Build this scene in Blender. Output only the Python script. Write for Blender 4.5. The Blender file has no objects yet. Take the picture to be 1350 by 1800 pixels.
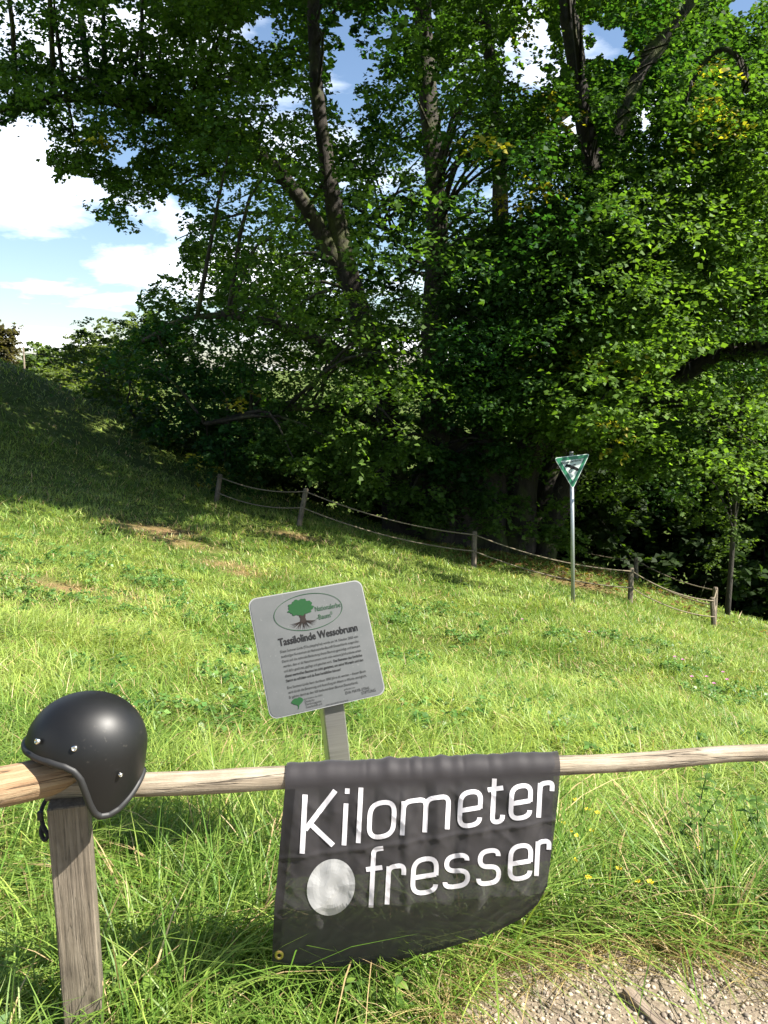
import bpy, math, random
import numpy as np
from mathutils import Vector, Matrix

rng = np.random.default_rng(7)
random.seed(7)
SC = bpy.context.scene
COL = SC.collection

# ------------------------------------------------------------------ camera
F_PX, CX, CY = 1450.0, 675.0, 900.0          # photograph is 1350 x 1800
CAM_Z, PITCH = 1.72, math.radians(9.8)
cs, sn = math.cos(PITCH), math.sin(PITCH)
cam_d = bpy.data.cameras.new('camera')
cam_d.sensor_fit = 'VERTICAL'; cam_d.sensor_height = 36.0
cam_d.lens = 36.0 * F_PX / 1800.0
cam_d.clip_start = 0.05; cam_d.clip_end = 20000
cam = bpy.data.objects.new('camera', cam_d); COL.objects.link(cam)
cam.location = (0, 0, CAM_Z); cam.rotation_euler = (math.pi/2 - PITCH, 0, 0)
SC.camera = cam

# ------------------------------------------------------------------ sun, sky, exposure
SUN = Vector((0.65, -0.19, 0.735)).normalized()
sd = bpy.data.lights.new('sun', 'SUN'); sd.energy = 5.0; sd.angle = math.radians(0.53)
sd.color = (1.0, 0.95, 0.86)
so = bpy.data.objects.new('sun', sd); COL.objects.link(so)
so.rotation_euler = SUN.to_track_quat('Z', 'Y').to_euler(); so.location = (20, -5, 30)
SC.view_settings.view_transform = 'Standard'; SC.view_settings.look = 'None'
SC.view_settings.gamma = 1.0; SC.view_settings.exposure = 1.62
SC.view_settings.use_curve_mapping = False

W = bpy.data.worlds.new('World'); SC.world = W; W.use_nodes = True
nt = W.node_tree; nt.nodes.clear()
N = nt.nodes.new; Lk = nt.links.new
sky = N('ShaderNodeTexSky'); sky.sky_type = 'NISHITA'; sky.sun_disc = False
sky.sun_elevation = math.asin(SUN.z); sky.sun_rotation = math.atan2(SUN.x, SUN.y)
sky.air_density = 1.0; sky.dust_density = 0.6; sky.ozone_density = 2.5
tc = N('ShaderNodeTexCoord'); sep = N('ShaderNodeSeparateXYZ'); Lk(tc.outputs['Generated'], sep.inputs[0])
zz = N('ShaderNodeMath'); zz.operation = 'MAXIMUM'; zz.inputs[1].default_value = 0.0; Lk(sep.outputs[2], zz.inputs[0])
za = N('ShaderNodeMath'); za.operation = 'ADD'; za.inputs[1].default_value = 0.16; Lk(zz.outputs[0], za.inputs[0])
dx = N('ShaderNodeMath'); dx.operation = 'DIVIDE'; Lk(sep.outputs[0], dx.inputs[0]); Lk(za.outputs[0], dx.inputs[1])
dy = N('ShaderNodeMath'); dy.operation = 'DIVIDE'; Lk(sep.outputs[1], dy.inputs[0]); Lk(za.outputs[0], dy.inputs[1])
cmb = N('ShaderNodeCombineXYZ'); Lk(dx.outputs[0], cmb.inputs[0]); Lk(dy.outputs[0], cmb.inputs[1])
cmb.inputs[2].default_value = 3.1
cn = N('ShaderNodeTexNoise'); cn.inputs['Scale'].default_value = 0.85; cn.inputs['Detail'].default_value = 9
cn.inputs['Roughness'].default_value = 0.55; cn.inputs['Distortion'].default_value = 0.25
Lk(cmb.outputs[0], cn.inputs['Vector'])
cr = N('ShaderNodeValToRGB'); cr.color_ramp.elements[0].position = 0.515; cr.color_ramp.elements[1].position = 0.66
Lk(cn.outputs['Fac'], cr.inputs[0])
mx = N('ShaderNodeMix'); mx.data_type = 'RGBA'; Lk(cr.outputs['Color'], mx.inputs['Factor'])
Lk(sky.outputs[0], mx.inputs['A']); mx.inputs['B'].default_value = (15, 15.3, 15.8, 1)
bg = N('ShaderNodeBackground'); bg.inputs[1].default_value = 0.062; Lk(mx.outputs['Result'], bg.inputs[0])
wo = N('ShaderNodeOutputWorld'); Lk(bg.outputs[0], wo.inputs[0])

# ------------------------------------------------------------------ helpers
def P(px, py, Z):
    """photo pixel + distance along the view axis -> world point"""
    xc = (px-CX)/F_PX*Z; yc = (py-CY)/F_PX*Z
    return np.array([xc, Z*cs - yc*sn, CAM_Z - Z*sn - yc*cs])

def to_px(p):
    p = np.asarray(p, float); d = p - np.array([0, 0, CAM_Z])
    Z = d[..., 1]*cs - d[..., 2]*sn
    u = d[..., 1]*sn + d[..., 2]*cs
    Zs = np.where(Z > 0.1, Z, 0.1)
    return CX + d[..., 0]/Zs*F_PX, CY - u/Zs*F_PX, Z

_tab = np.random.default_rng(99).random((256, 256))
def vn(x, y, s=0):
    x = np.asarray(x, float) + s*17.3; y = np.asarray(y, float) + s*9.1
    xi = np.floor(x).astype(int); yi = np.floor(y).astype(int)
    fx = x-xi; fy = y-yi; fx = fx*fx*(3-2*fx); fy = fy*fy*(3-2*fy)
    a = _tab[xi % 256, yi % 256]; b = _tab[(xi+1) % 256, yi % 256]
    c = _tab[xi % 256, (yi+1) % 256]; d = _tab[(xi+1) % 256, (yi+1) % 256]
    return (a*(1-fx)+b*fx)*(1-fy) + (c*(1-fx)+d*fx)*fy

def smooth(a, b, x):
    t = np.clip((x-a)/(b-a), 0, 1); return t*t*(3-2*t)

# ---- terrain height: thin-plate spline through points read off the photograph
ctrl = [(-3, 0, .05), (0, 0, 0), (3, 0, -.08), (-3, 2, .12), (0, 2, -.01), (1.2, 2.1, -.03), (3, 2, -.22), (0, -6, .1), (8, -4, -.6), (-8, -4, 1.0),
        (-9, 4, 1.3), (8, 6, -2.1), (14, 8, -3.6), (-14, 12, 2.6), (-16, 20, 3.2)]
for a in [(1007, 1062, 12.6), (523, 923, 17.0), (833, 998, 17.0), (1108, 1062, 17.0), (1256, 1105, 17.4), (378, 884, 18.0),
          (100, 1000, 9.0), (0, 860, 14.0), (0, 632, 24.0), (75, 680, 22.0), (150, 700, 25.0), (250, 800, 20.5), (700, 1150, 9.0), (1200, 1200, 8.6),
          (800, 962, 22.0), (400, 1150, 7.0), (1060, 1003, 19.6), (980, 988, 20.6), (1180, 1052, 19.4), (1300, 1085, 20.0)]:
    ctrl.append(tuple(P(*a)))
ctrl += [(-5, 31, -2.6), (-14, 33, .2), (-24, 32, 1.0), (6, 32, -6.4), (14, 22, -6.2), (18, 34, -8.5), (-4, 45, -7.5), (14, 50, -11), (-20, 48, -5.5), (30, 25, -8.5)]
ctrl = np.array(ctrl)
def _phi(r2): return np.where(r2 > 1e-9, 0.5*r2*np.log(np.maximum(r2, 1e-9)), 0)
_n = len(ctrl)
_A = np.zeros((_n+3, _n+3))
_d = ctrl[:, None, :2]-ctrl[None, :, :2]
_A[:_n, :_n] = _phi((_d**2).sum(-1)) + np.eye(_n)*0.6
_A[:_n, _n] = 1; _A[:_n, _n+1:] = ctrl[:, :2]; _A[_n, :_n] = 1; _A[_n+1:, :_n] = ctrl[:, :2].T
_w = np.linalg.solve(_A, np.concatenate([ctrl[:, 2], np.zeros(3)]))
def H(x, y):
    x = np.asarray(x, float); y = np.asarray(y, float)
    sh = np.broadcast(x, y).shape
    xf = np.broadcast_to(x, sh).ravel(); yf = np.broadcast_to(y, sh).ravel()
    out = np.empty(xf.shape)
    for i in range(0, len(xf), 40000):
        X = xf[i:i+40000]; Y = yf[i:i+40000]
        r2 = (X[:, None]-ctrl[:, 0])**2 + (Y[:, None]-ctrl[:, 1])**2
        out[i:i+40000] = _phi(r2)@_w[:_n] + _w[_n] + X*_w[_n+1] + Y*_w[_n+2]
    r = np.hypot(xf, yf-15)
    t = smooth(32, 75, r)
    far = -13 + 5*vn(xf/140, yf/140, 3) - 0.000*r
    out = np.clip(out, -13, 5)*(1-t) + far*t
    bump = 0.05*(vn(xf*1.3, yf*1.3, 5)-.5) + 0.035*(vn(xf*3.1, yf*3.1, 6)-.5)
    out += bump*smooth(2.2, 4.5, np.hypot(xf, yf))*(r < 60)
    return out.reshape(sh)

def ground_hit(px, py):
    lo, hi = 0.8, 60.0
    Zs = np.linspace(lo, hi, 4000)
    pts = np.stack([P(px, py, z) for z in Zs])
    d = pts[:, 2]-H(pts[:, 0], pts[:, 1])
    i = np.argmax(d < 0)
    return pts[i]

def new_mesh(name, verts, faces, smooth_sh=False, col=None):
    """faces: (n,k) array or list of tuples"""
    me = bpy.data.meshes.new(name)
    verts = np.asarray(verts, np.float32)
    if isinstance(faces, np.ndarray):
        n, k = faces.shape
        me.vertices.add(len(verts)); me.vertices.foreach_set('co', verts.ravel())
        me.loops.add(n*k); me.loops.foreach_set('vertex_index', faces.astype(np.int32).ravel())
        me.polygons.add(n)
        me.polygons.foreach_set('loop_start', np.arange(0, n*k, k, dtype=np.int32))
        me.update(calc_edges=True)
    else:
        me.from_pydata([tuple(map(float, v)) for v in verts], [], [tuple(map(int, f)) for f in faces]); me.update()
    if smooth_sh:
        me.polygons.foreach_set('use_smooth', np.ones(len(me.polygons), bool))
    if col is not None:
        at = me.color_attributes.new('Col', 'FLOAT_COLOR', 'POINT')
        c4 = np.ones((len(verts), 4), np.float32); c4[:, :3] = col
        at.data.foreach_set('color', c4.ravel())
    return me

def root_loc(o):
    p = np.zeros(3)
    while o is not None:
        p = p + np.array(o.location); o = o.parent
    return p

def obj(name, verts, faces, mat=None, parent=None, smooth_sh=False, col=None, origin=None):
    """one mesh object from WORLD coordinates; under a parent it is shifted into the parent's frame"""
    verts = np.asarray(verts, float)
    org = root_loc(parent) if parent is not None else (np.zeros(3) if origin is None else np.asarray(origin, float))
    me = new_mesh(name, verts-org, faces, smooth_sh, col)
    if mat is not None: me.materials.append(mat)
    o = bpy.data.objects.new(name, me); COL.objects.link(o)
    if parent is not None: o.parent = parent
    else: o.location = org
    return o

def tag(o, label=None, cat=None, group=None, kind=None):
    if label: o['label'] = label
    if cat: o['category'] = cat
    if group: o['group'] = group
    if kind: o['kind'] = kind
    return o

def thing(name, loc, label, cat, group=None):
    o = bpy.data.objects.new(name, None); COL.objects.link(o); o.location = tuple(loc)
    o.empty_display_size = 0.1
    return tag(o, label, cat, group)

def basis(d):
    d = d/np.linalg.norm(d)
    a = np.array([0, 0, 1.0]) if abs(d[2]) < .9 else np.array([1.0, 0, 0])
    u = np.cross(d, a); u /= np.linalg.norm(u); v = np.cross(d, u)
    return d, u, v

def catmull(pts, per=6):
    pts = np.asarray(pts, float)
    p = np.vstack([2*pts[0]-pts[1], pts, 2*pts[-1]-pts[-2]])
    out = []
    for i in range(1, len(p)-2):
        for t in np.linspace(0, 1, per, endpoint=False):
            out.append(.5*((2*p[i])+(-p[i-1]+p[i+1])*t+(2*p[i-1]-5*p[i]+4*p[i+1]-p[i+2])*t*t+(-p[i-1]+3*p[i]-3*p[i+1]+p[i+2])*t**3))
    out.append(p[-2]); return np.array(out)

def tube(path, rad, seg=8, noise=0.0, nfreq=3.0, seed=0, caps=True):
    path = np.asarray(path, float); n = len(path)
    rad = np.broadcast_to(np.asarray(rad, float), (n,))
    T = np.gradient(path, axis=0); T /= np.linalg.norm(T, axis=1)[:, None]
    _, u, v = basis(T[0]); V = []
    ang = np.linspace(0, 2*np.pi, seg, endpoint=False)
    L = np.concatenate([[0], np.cumsum(np.linalg.norm(np.diff(path, axis=0), axis=1))])
    for i in range(n):
        u = u - T[i]*(u@T[i]); u /= np.linalg.norm(u); v = np.cross(T[i], u)
        r = rad[i]*(1+noise*(vn(np.cos(ang)*1.3+5+seed, np.sin(ang)*1.3+L[i]*nfreq, seed)-.5)*2)
        V.append(path[i]+np.outer(np.cos(ang)*r, u)+np.outer(np.sin(ang)*r, v))
    V = np.vstack(V)
    Fc = []
    for i in range(n-1):
        for j in range(seg):
            k = (j+1) % seg
            Fc.append((i*seg+j, i*seg+k, (i+1)*seg+k, (i+1)*seg+j))
    if caps:
        Fc.append(tuple(range(seg-1, -1, -1))); Fc.append(tuple((n-1)*seg+j for j in range(seg)))
    return V, Fc

def join(parts):
    V = []; Fc = []; o = 0
    for v, f in parts:
        V.append(np.asarray(v, float)); Fc += [tuple(int(a)+o for a in q) for q in f]; o += len(v)
    return np.vstack(V), Fc

def box(c, ex, ey, ez, sx, sy, sz, bev=0.0):
    """box with axes ex,ey,ez, half sizes; edges chamfered"""
    c = np.asarray(c, float); V = []; Fc = []
    b = min(bev, sx, sy, sz)
    # chamfered box built as profile in xy, three rings in z
    prof = [(sx-b, -sy), (sx, -sy+b), (sx, sy-b), (sx-b, sy), (-sx+b, sy), (-sx, sy-b), (-sx, -sy+b), (-sx+b, -sy)]
    rings = [(-sz, (sx-b)/sx, (sy-b)/sy), (-sz+b, 1, 1), (sz-b, 1, 1), (sz, (sx-b)/sx, (sy-b)/sy)]
    for z, kx, ky in rings:
        for x, y in prof: V.append(c+ex*x*kx+ey*y*ky+ez*z)
    for i in range(3):
        for j in range(8):
            k = (j+1) % 8; Fc.append((i*8+j, i*8+k, (i+1)*8+k, (i+1)*8+j))
    Fc.append(tuple(range(7, -1, -1))); Fc.append(tuple(range(24, 32)))
    return np.array(V), Fc
EX, EY, EZ = np.eye(3)

# ------------------------------------------------------------------ materials
def mat(name):
    m = bpy.data.materials.new(name); m.use_nodes = True
    n = m.node_tree; b = n.nodes['Principled BSDF']
    return m, n, b
def nd(n, t, **kw):
    q = n.nodes.new(t)
    for k, v in kw.items(): setattr(q, k, v)
    return q
def ramp(n, src, stops):
    r = nd(n, 'ShaderNodeValToRGB'); e = r.color_ramp.elements
    while len(e) < len(stops): e.new(.5)
    for q, (p, c) in zip(e, stops): q.position = p; q.color = (*c, 1)
    n.links.new(src, r.inputs[0]); return r.outputs[0]
def noise(n, scale, detail=4, rough=.55, vec=None, dist=0):
    q = nd(n, 'ShaderNodeTexNoise'); q.inputs['Scale'].default_value = scale; q.inputs['Detail'].default_value = detail
    q.inputs['Roughness'].default_value = rough; q.inputs['Distortion'].default_value = dist
    if vec is not None: n.links.new(vec, q.inputs['Vector'])
    return q.outputs['Fac']
def objco(n, scale=(1, 1, 1)):
    t = nd(n, 'ShaderNodeTexCoord'); m = nd(n, 'ShaderNodeMapping'); m.inputs['Scale'].default_value = scale
    n.links.new(t.outputs['Object'], m.inputs[0]); return m.outputs[0]
def bump(n, b, src, strength=.3, dist=.01):
    q = nd(n, 'ShaderNodeBump'); q.inputs['Strength'].default_value = strength; q.inputs['Distance'].default_value = dist
    n.links.new(src, q.inputs['Height']); n.links.new(q.outputs[0], b.inputs['Normal'])
def simple(name, col, rough=.6, metal=0, spec=.5):
    m, n, b = mat(name); b.inputs['Base Color'].default_value = (*col, 1); b.inputs['Roughness'].default_value = rough
    b.inputs['Metallic'].default_value = metal; b.inputs['Specular IOR Level'].default_value = spec
    return m
def leafmat(name, trans=.45, rough=.5, spec=.35, tint=(1.25, 1.2, .5)):
    m, n, b = mat(name)
    a = nd(n, 'ShaderNodeVertexColor', layer_name='Col')
    n.links.new(a.outputs[0], b.inputs['Base Color']); b.inputs['Roughness'].default_value = rough
    b.inputs['Specular IOR Level'].default_value = spec
    t = nd(n, 'ShaderNodeBsdfTranslucent')
    mu = nd(n, 'ShaderNodeMix', data_type='RGBA', blend_type='MULTIPLY'); mu.inputs['Factor'].default_value = 1
    n.links.new(a.outputs[0], mu.inputs['A']); mu.inputs['B'].default_value = (*tint, 1)
    n.links.new(mu.outputs['Result'], t.inputs[0])
    mixs = nd(n, 'ShaderNodeMixShader'); mixs.inputs[0].default_value = trans
    n.links.new(b.outputs[0], mixs.inputs[1]); n.links.new(t.outputs[0], mixs.inputs[2])
    n.links.new(mixs.outputs[0], n.nodes['Material Output'].inputs['Surface'])
    return m
M_LEAF = leafmat('leaf', .5, .6, .22, (1.75, 1.9, .5))
M_GRASS = leafmat('grass_blade', .4, .45, .4, (1.2, 1.15, .5))

m, n, b = mat('bark'); v = objco(n, (1, 1, .35)); s1 = noise(n, 9, 8, .65, v, .6)
c = ramp(n, s1, [(.3, (.010, .008, .006)), (.55, (.034, .027, .02)), (.75, (.07, .06, .045))])
s2 = noise(n, 1.2, 4, .6, objco(n)); mo = nd(n, 'ShaderNodeMix', data_type='RGBA')
f2 = ramp(n, s2, [(.52, (0, 0, 0)), (.68, (1, 1, 1))]); n.links.new(f2, mo.inputs['Factor']); n.links.new(c, mo.inputs['A'])
mo.inputs['B'].default_value = (.07, .085, .02, 1); n.links.new(mo.outputs['Result'], b.inputs['Base Color'])
b.inputs['Roughness'].default_value = .9; bump(n, b, s1, .9, .05); M_BARK = m

def woodmat(name, dark, mid, light, along='z', crack=1.0, sc=1.0):
    m, n, b = mat(name)
    k = (26*sc, 26*sc, 1.3*sc) if along == 'z' else (1.3*sc, 26*sc, 26*sc)
    v = objco(n, k); g = noise(n, 3.0, 7, .7, v, .35)
    base = ramp(n, g, [(.22, dark), (.45, mid), (.72, light)])
    pt = noise(n, 7*sc, 5, .6, objco(n)); tint = ramp(n, pt, [(.3, (.62, .58, .55)), (.65, (1.1, 1.06, 1.0))])
    mu = nd(n, 'ShaderNodeMix', data_type='RGBA', blend_type='MULTIPLY'); mu.inputs['Factor'].default_value = 1
    n.links.new(base, mu.inputs['A']); n.links.new(tint, mu.inputs['B'])
    k2 = (13*sc, 13*sc, .55*sc) if along == 'z' else (.55*sc, 13*sc, 13*sc)
    ck = noise(n, 3.3, 3, .5, objco(n, k2)); cf = ramp(n, ck, [(.485, (0, 0, 0)), (.5, (1, 1, 1)), (.515, (0, 0, 0))])
    m2 = nd(n, 'ShaderNodeMix', data_type='RGBA'); cfm = nd(n, 'ShaderNodeMath', operation='MULTIPLY'); cfm.inputs[1].default_value = .75*crack
    n.links.new(cf, cfm.inputs[0]); n.links.new(cfm.outputs[0], m2.inputs['Factor']); n.links.new(mu.outputs['Result'], m2.inputs['A'])
    m2.inputs['B'].default_value = (dark[0]*.25, dark[1]*.25, dark[2]*.25, 1)
    n.links.new(m2.outputs['Result'], b.inputs['Base Color']); b.inputs['Roughness'].default_value = .8
    kv = nd(n, 'ShaderNodeTexVoronoi'); kv.inputs['Scale'].default_value = 1.0
    n.links.new(objco(n, (11*sc, 11*sc, 5.5*sc)), kv.inputs['Vector'])
    kf = ramp(n, kv.outputs['Distance'], [(.05, (.85, .85, .85)), (.16, (0, 0, 0))]); m3 = nd(n, 'ShaderNodeMix', data_type='RGBA')
    n.links.new(kf, m3.inputs['Factor']); n.links.new(m2.outputs['Result'], m3.inputs['A']); m3.inputs['B'].default_value = (dark[0]*.4, dark[1]*.35, dark[2]*.3, 1)
    n.links.new(m3.outputs['Result'], b.inputs['Base Color'])
    sub = nd(n, 'ShaderNodeMath', operation='SUBTRACT'); n.links.new(g, sub.inputs[0]); n.links.new(cfm.outputs[0], sub.inputs[1])
    bump(n, b, sub.outputs[0], .8, .008); return m
M_POST = woodmat('grey_post_wood', (.075, .062, .046), (.145, .122, .092), (.225, .195, .155), 'z', .5, 1.3)
M_RAIL = woodmat('pale_rail_wood', (.12, .09, .065), (.27, .225, .165), (.43, .385, .31), 'z', 1.0)
M_RAIL2 = woodmat('orange_rail_wood', (.13, .075, .04), (.27, .175, .095), (.40, .31, .20), 'z', 1.0)
M_FENCE = woodmat('fence_post_wood', (.07, .055, .04), (.14, .115, .085), (.21, .18, .14), 'z', .6)
M_PLANK = woodmat('plank_wood', (.09, .07, .055), (.19, .15, .115), (.28, .23, .18), 'z', 1.0)
m, n, b = mat('rope'); b.inputs['Base Color'].default_value = (.22, .18, .12, 1); b.inputs['Roughness'].default_value = .9
wv = nd(n, 'ShaderNodeTexWave'); wv.inputs['Scale'].default_value = 30; wv.inputs['Distortion'].default_value = .5
n.links.new(objco(n), wv.inputs[0]); bump(n, b, wv.outputs['Fac'], .6, .01); M_ROPE = m

m, n, b = mat('meadow_ground'); g1 = noise(n, 3, 6, .6, objco(n)); g2 = noise(n, 45, 4, .6, objco(n))
c1 = ramp(n, g1, [(.35, (.06, .09, .018)), (.55, (.10, .14, .03)), (.75, (.16, .17, .055))])
mu = nd(n, 'ShaderNodeMix', data_type='RGBA', blend_type='MULTIPLY'); mu.inputs['Factor'].default_value = 1
n.links.new(c1, mu.inputs['A']); n.links.new(ramp(n, g2, [(.3, (.4, .4, .4)), (.7, (1.2, 1.2, 1.1))]), mu.inputs['B'])
dm = nd(n, 'ShaderNodeMix', data_type='RGBA'); da = nd(n, 'ShaderNodeVertexColor', layer_name='Dry'); n.links.new(da.outputs[0], dm.inputs['Factor'])
n.links.new(mu.outputs['Result'], dm.inputs['A']); dm.inputs['B'].default_value = (.24, .14, .075, 1)
n.links.new(dm.outputs['Result'], b.inputs['Base Color']); b.inputs['Roughness'].default_value = .95; b.inputs['Specular IOR Level'].default_value = .1
bump(n, b, g2, .8, .04); M_GROUND = m
m, n, b = mat('gravel_bed'); g1 = noise(n, 60, 5, .65, objco(n))
n.links.new(ramp(n, g1, [(.3, (.12, .09, .06)), (.6, (.23, .185, .13)), (.75, (.33, .275, .20))]), b.inputs['Base Color'])
b.inputs['Roughness'].default_value = .95; bump(n, b, g1, .8, .01); M_GBED = m
m, n, b = mat('pebble'); a = nd(n, 'ShaderNodeVertexColor', layer_name='Col'); n.links.new(a.outputs[0], b.inputs['Base Color'])
b.inputs['Roughness'].default_value = .8; M_PEB = m

m, n, b = mat('helmet_shell'); v = objco(n); sp = noise(n, 90, 2, .5, v); f = ramp(n, sp, [(.66, (0, 0, 0)), (.72, (1, 1, 1))])
sp2 = noise(n, 7, 2, .5, v); f3 = ramp(n, sp2, [(.5, (0, 0, 0)), (.62, (1, 1, 1))])
mm = nd(n, 'ShaderNodeMath', operation='MULTIPLY'); n.links.new(f, mm.inputs[0]); n.links.new(f3, mm.inputs[1])
ms = nd(n, 'ShaderNodeMix', data_type='RGBA'); n.links.new(mm.outputs[0], ms.inputs['Factor'])
ms.inputs['A'].default_value = (.006, .006, .006, 1); ms.inputs['B'].default_value = (.025, .023, .02, 1)
n.links.new(ms.outputs['Result'], b.inputs['Base Color']); b.inputs['Specular IOR Level'].default_value = .36
rf = noise(n, 14, 4, .6, v); rr = ramp(n, rf, [(.3, (.43, .43, .43)), (.7, (.50, .50, .50))]); n.links.new(rr, b.inputs['Roughness'])
M_HELM = m
M_RUBBER = simple('black_rubber', (.012, .012, .012), .55)
M_LINER = simple('black_lining', (.010, .009, .009), .95)
M_CHROME = simple('chrome', (.75, .72, .66), .18, 1)
M_STRAP = simple('black_webbing', (.012, .012, .013), .8)

m, n, b = mat('brushed_steel'); v = objco(n, (1, 1, 60)); g = noise(n, 6, 4, .6, v)
b.inputs['Metallic'].default_value = .85; n.links.new(ramp(n, g, [(.3, (.42, .41, .39)), (.7, (.52, .51, .49))]), b.inputs['Base Color'])
n.links.new(ramp(n, g, [(.3, (.30,)*3), (.7, (.42,)*3)]), b.inputs['Roughness']); M_STEEL = m
m, n, b = mat('board_plate'); v = objco(n); g = noise(n, 18, 5, .6, v); g2 = noise(n, 140, 2, .5, v)
b.inputs['Metallic'].default_value = .25; b.inputs['Roughness'].default_value = .55
mu = nd(n, 'ShaderNodeMix', data_type='RGBA'); n.links.new(ramp(n, g2, [(.70, (0, 0, 0)), (.76, (.5, .5, .5))]), mu.inputs['Factor'])
n.links.new(ramp(n, g, [(.3, (.053, .057, .056)), (.7, (.066, .069, .068))]), mu.inputs['A']); mu.inputs['B'].default_value = (.14, .14, .135, 1)
n.links.new(mu.outputs['Result'], b.inputs['Base Color']); M_PLATE = m
M_PLATE_EDGE = simple('plate_edge', (.17, .17, .165), .5, .4)
M_INK = simple('black_print', (.008, .008, .008), .75, 0, .2)
M_INKG = simple('grey_print', (.014, .014, .014), .75, 0, .2)
M_INKGREEN = simple('green_print', (.005, .042, .010), .75, 0, .2)
M_INKOLIVE = simple('green_line_print', (.010, .045, .016), .75, 0, .2)
M_INKBROWN = simple('brown_print', (.014, .009, .007), .75, 0, .2)
M_ZINC = simple('galvanised_steel', (.36, .38, .38), .42, .7)
M_SGREEN = simple('sign_green', (.010, .13, .055), .4)
M_SWHITE = simple('sign_white', (.45, .50, .46), .45)
M_BRASS = simple('brass_eyelet', (.62, .48, .22), .3, 1)

def fabric(name, col, tr, rough=.55):
    m, n, b = mat(name); b.inputs['Base Color'].default_value = (*col, 1); b.inputs['Roughness'].default_value = rough
    b.inputs['Specular IOR Level'].default_value = .25; b.inputs['Sheen Weight'].default_value = .2; b.inputs['Sheen Roughness'].default_value = .4
    w1 = noise(n, 900, 1, .5, objco(n)); bump(n, b, w1, .15, .001)
    t = nd(n, 'ShaderNodeBsdfTransparent'); mixs = nd(n, 'ShaderNodeMixShader'); mixs.inputs[0].default_value = tr
    n.links.new(b.outputs[0], mixs.inputs[1]); n.links.new(t.outputs[0], mixs.inputs[2])
    n.links.new(mixs.outputs[0], n.nodes['Material Output'].inputs['Surface']); return m
M_FLAG = fabric('black_flag_fabric', (.030, .027, .029), .085, .66)
M_FLAGHEM = fabric('flag_hem', (.013, .012, .013), .02)
M_FLAGW = simple('white_flag_print', (.55, .53, .55), .6)
M_FLAGG = simple('grey_flag_print', (.36, .36, .355), .6)

# ------------------------------------------------------------------ ground sheet
ax = np.concatenate([np.arange(-34, 34.01, .4)])
far_s = np.array([38, 45, 55, 70, 90, 120, 170, 250, 400, 700, 1300, 2500, 5000, 9000.])
gx = np.concatenate([-far_s[::-1], ax, far_s]); gy = np.concatenate([-far_s[::-1], np.arange(-20, 52.01, .4), far_s+20])
XX, YY = np.meshgrid(gx, gy, indexing='xy')
ZZ = H(XX, YY)
V = np.stack([XX, YY, ZZ], -1).reshape(-1, 3)
nx, ny = len(gx), len(gy)
I = np.arange(nx*ny).reshape(ny, nx)
Fq = np.stack([I[:-1, :-1], I[:-1, 1:], I[1:, 1:], I[1:, :-1]], -1).reshape(-1, 4)
tag(obj('meadow', V, Fq, M_GROUND, smooth_sh=True), kind='structure')

# gravel path the camera stands on
def gravel_edge(x):
    x = np.asarray(x, float)
    e = np.interp(x, [-6, -1.0, -.2, .16, .46, .8, 1.2, 2.0, 6], [1.2, 1.55, 1.78, 1.99, 2.24, 2.25, 2.27, 2.32, 2.2])
    return e + .10*(vn(x*5, x*0+1, 8)-.5)
xs = np.linspace(-6, 6, 160); ts = np.linspace(0, 1, 40)
PX = np.repeat(xs[None], 40, 0); PY = -4 + ts[:, None]*(gravel_edge(xs)[None]+4)
PZ = H(PX, PY) + .006
I = np.arange(40*160).reshape(40, 160)
Fq = np.stack([I[:-1, :-1], I[:-1, 1:], I[1:, 1:], I[1:, :-1]], -1).reshape(-1, 4)
tag(obj('gravel_path', np.stack([PX, PY, PZ], -1).reshape(-1, 3), Fq, M_GBED, smooth_sh=True), kind='structure')
# pebbles
def icos():
    t = (1+5**.5)/2
    v = np.array([(-1, t, 0), (1, t, 0), (-1, -t, 0), (1, -t, 0), (0, -1, t), (0, 1, t), (0, -1, -t), (0, 1, -t), (t, 0, -1), (t, 0, 1), (-t, 0, -1), (-t, 0, 1)])
    f = np.array([(0, 11, 5), (0, 5, 1), (0, 1, 7), (0, 7, 10), (0, 10, 11), (1, 5, 9), (5, 11, 4), (11, 10, 2), (10, 7, 6), (7, 1, 8), (3, 9, 4), (3, 4, 2), (3, 2, 6), (3, 6, 8), (3, 8, 9), (4, 9, 5), (2, 4, 11), (6, 2, 10), (8, 6, 7), (9, 8, 1)])
    return v/np.linalg.norm(v[0]), f
iv, if_ = icos()
npb = 8500
bx = rng.uniform(-.3, 1.9, npb); by = rng.uniform(1.6, 2.52, npb)
k = by < gravel_edge(bx)+.05*rng.standard_normal(npb); bx = bx[k]; by = by[k]; npb = len(bx)
sz = .003 + .006*rng.random(npb)**2.5
V = iv[None]*(1+.35*(rng.random((npb, 12, 1))-.5))
V = V*np.stack([sz*rng.uniform(.8, 1.5, npb), sz*rng.uniform(.7, 1.2, npb), sz*rng.uniform(.5, .8, npb)], -1)[:, None]
a = rng.uniform(0, 6.28, npb); ca, sa = np.cos(a)[:, None], np.sin(a)[:, None]
V = np.stack([V[..., 0]*ca-V[..., 1]*sa, V[..., 0]*sa+V[..., 1]*ca, V[..., 2]], -1)
V += np.stack([bx, by, H(bx, by)+.006+sz*.25], -1)[:, None]
pc = np.array([.32, .265, .195])[None]*(.45+1.0*rng.random((npb, 1)))*(1+.03*rng.standard_normal((npb, 3)))
Fp = (if_[None]+np.arange(npb)[:, None, None]*12).reshape(-1, 3)
o = obj('gravel', V.reshape(-1, 3), Fp, M_PEB, col=np.clip(np.repeat(pc, 12, 0), .05, .75))
tag(o, 'pale loose gravel scattered over the path edge below the rail', 'gravel', kind='stuff')

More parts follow.
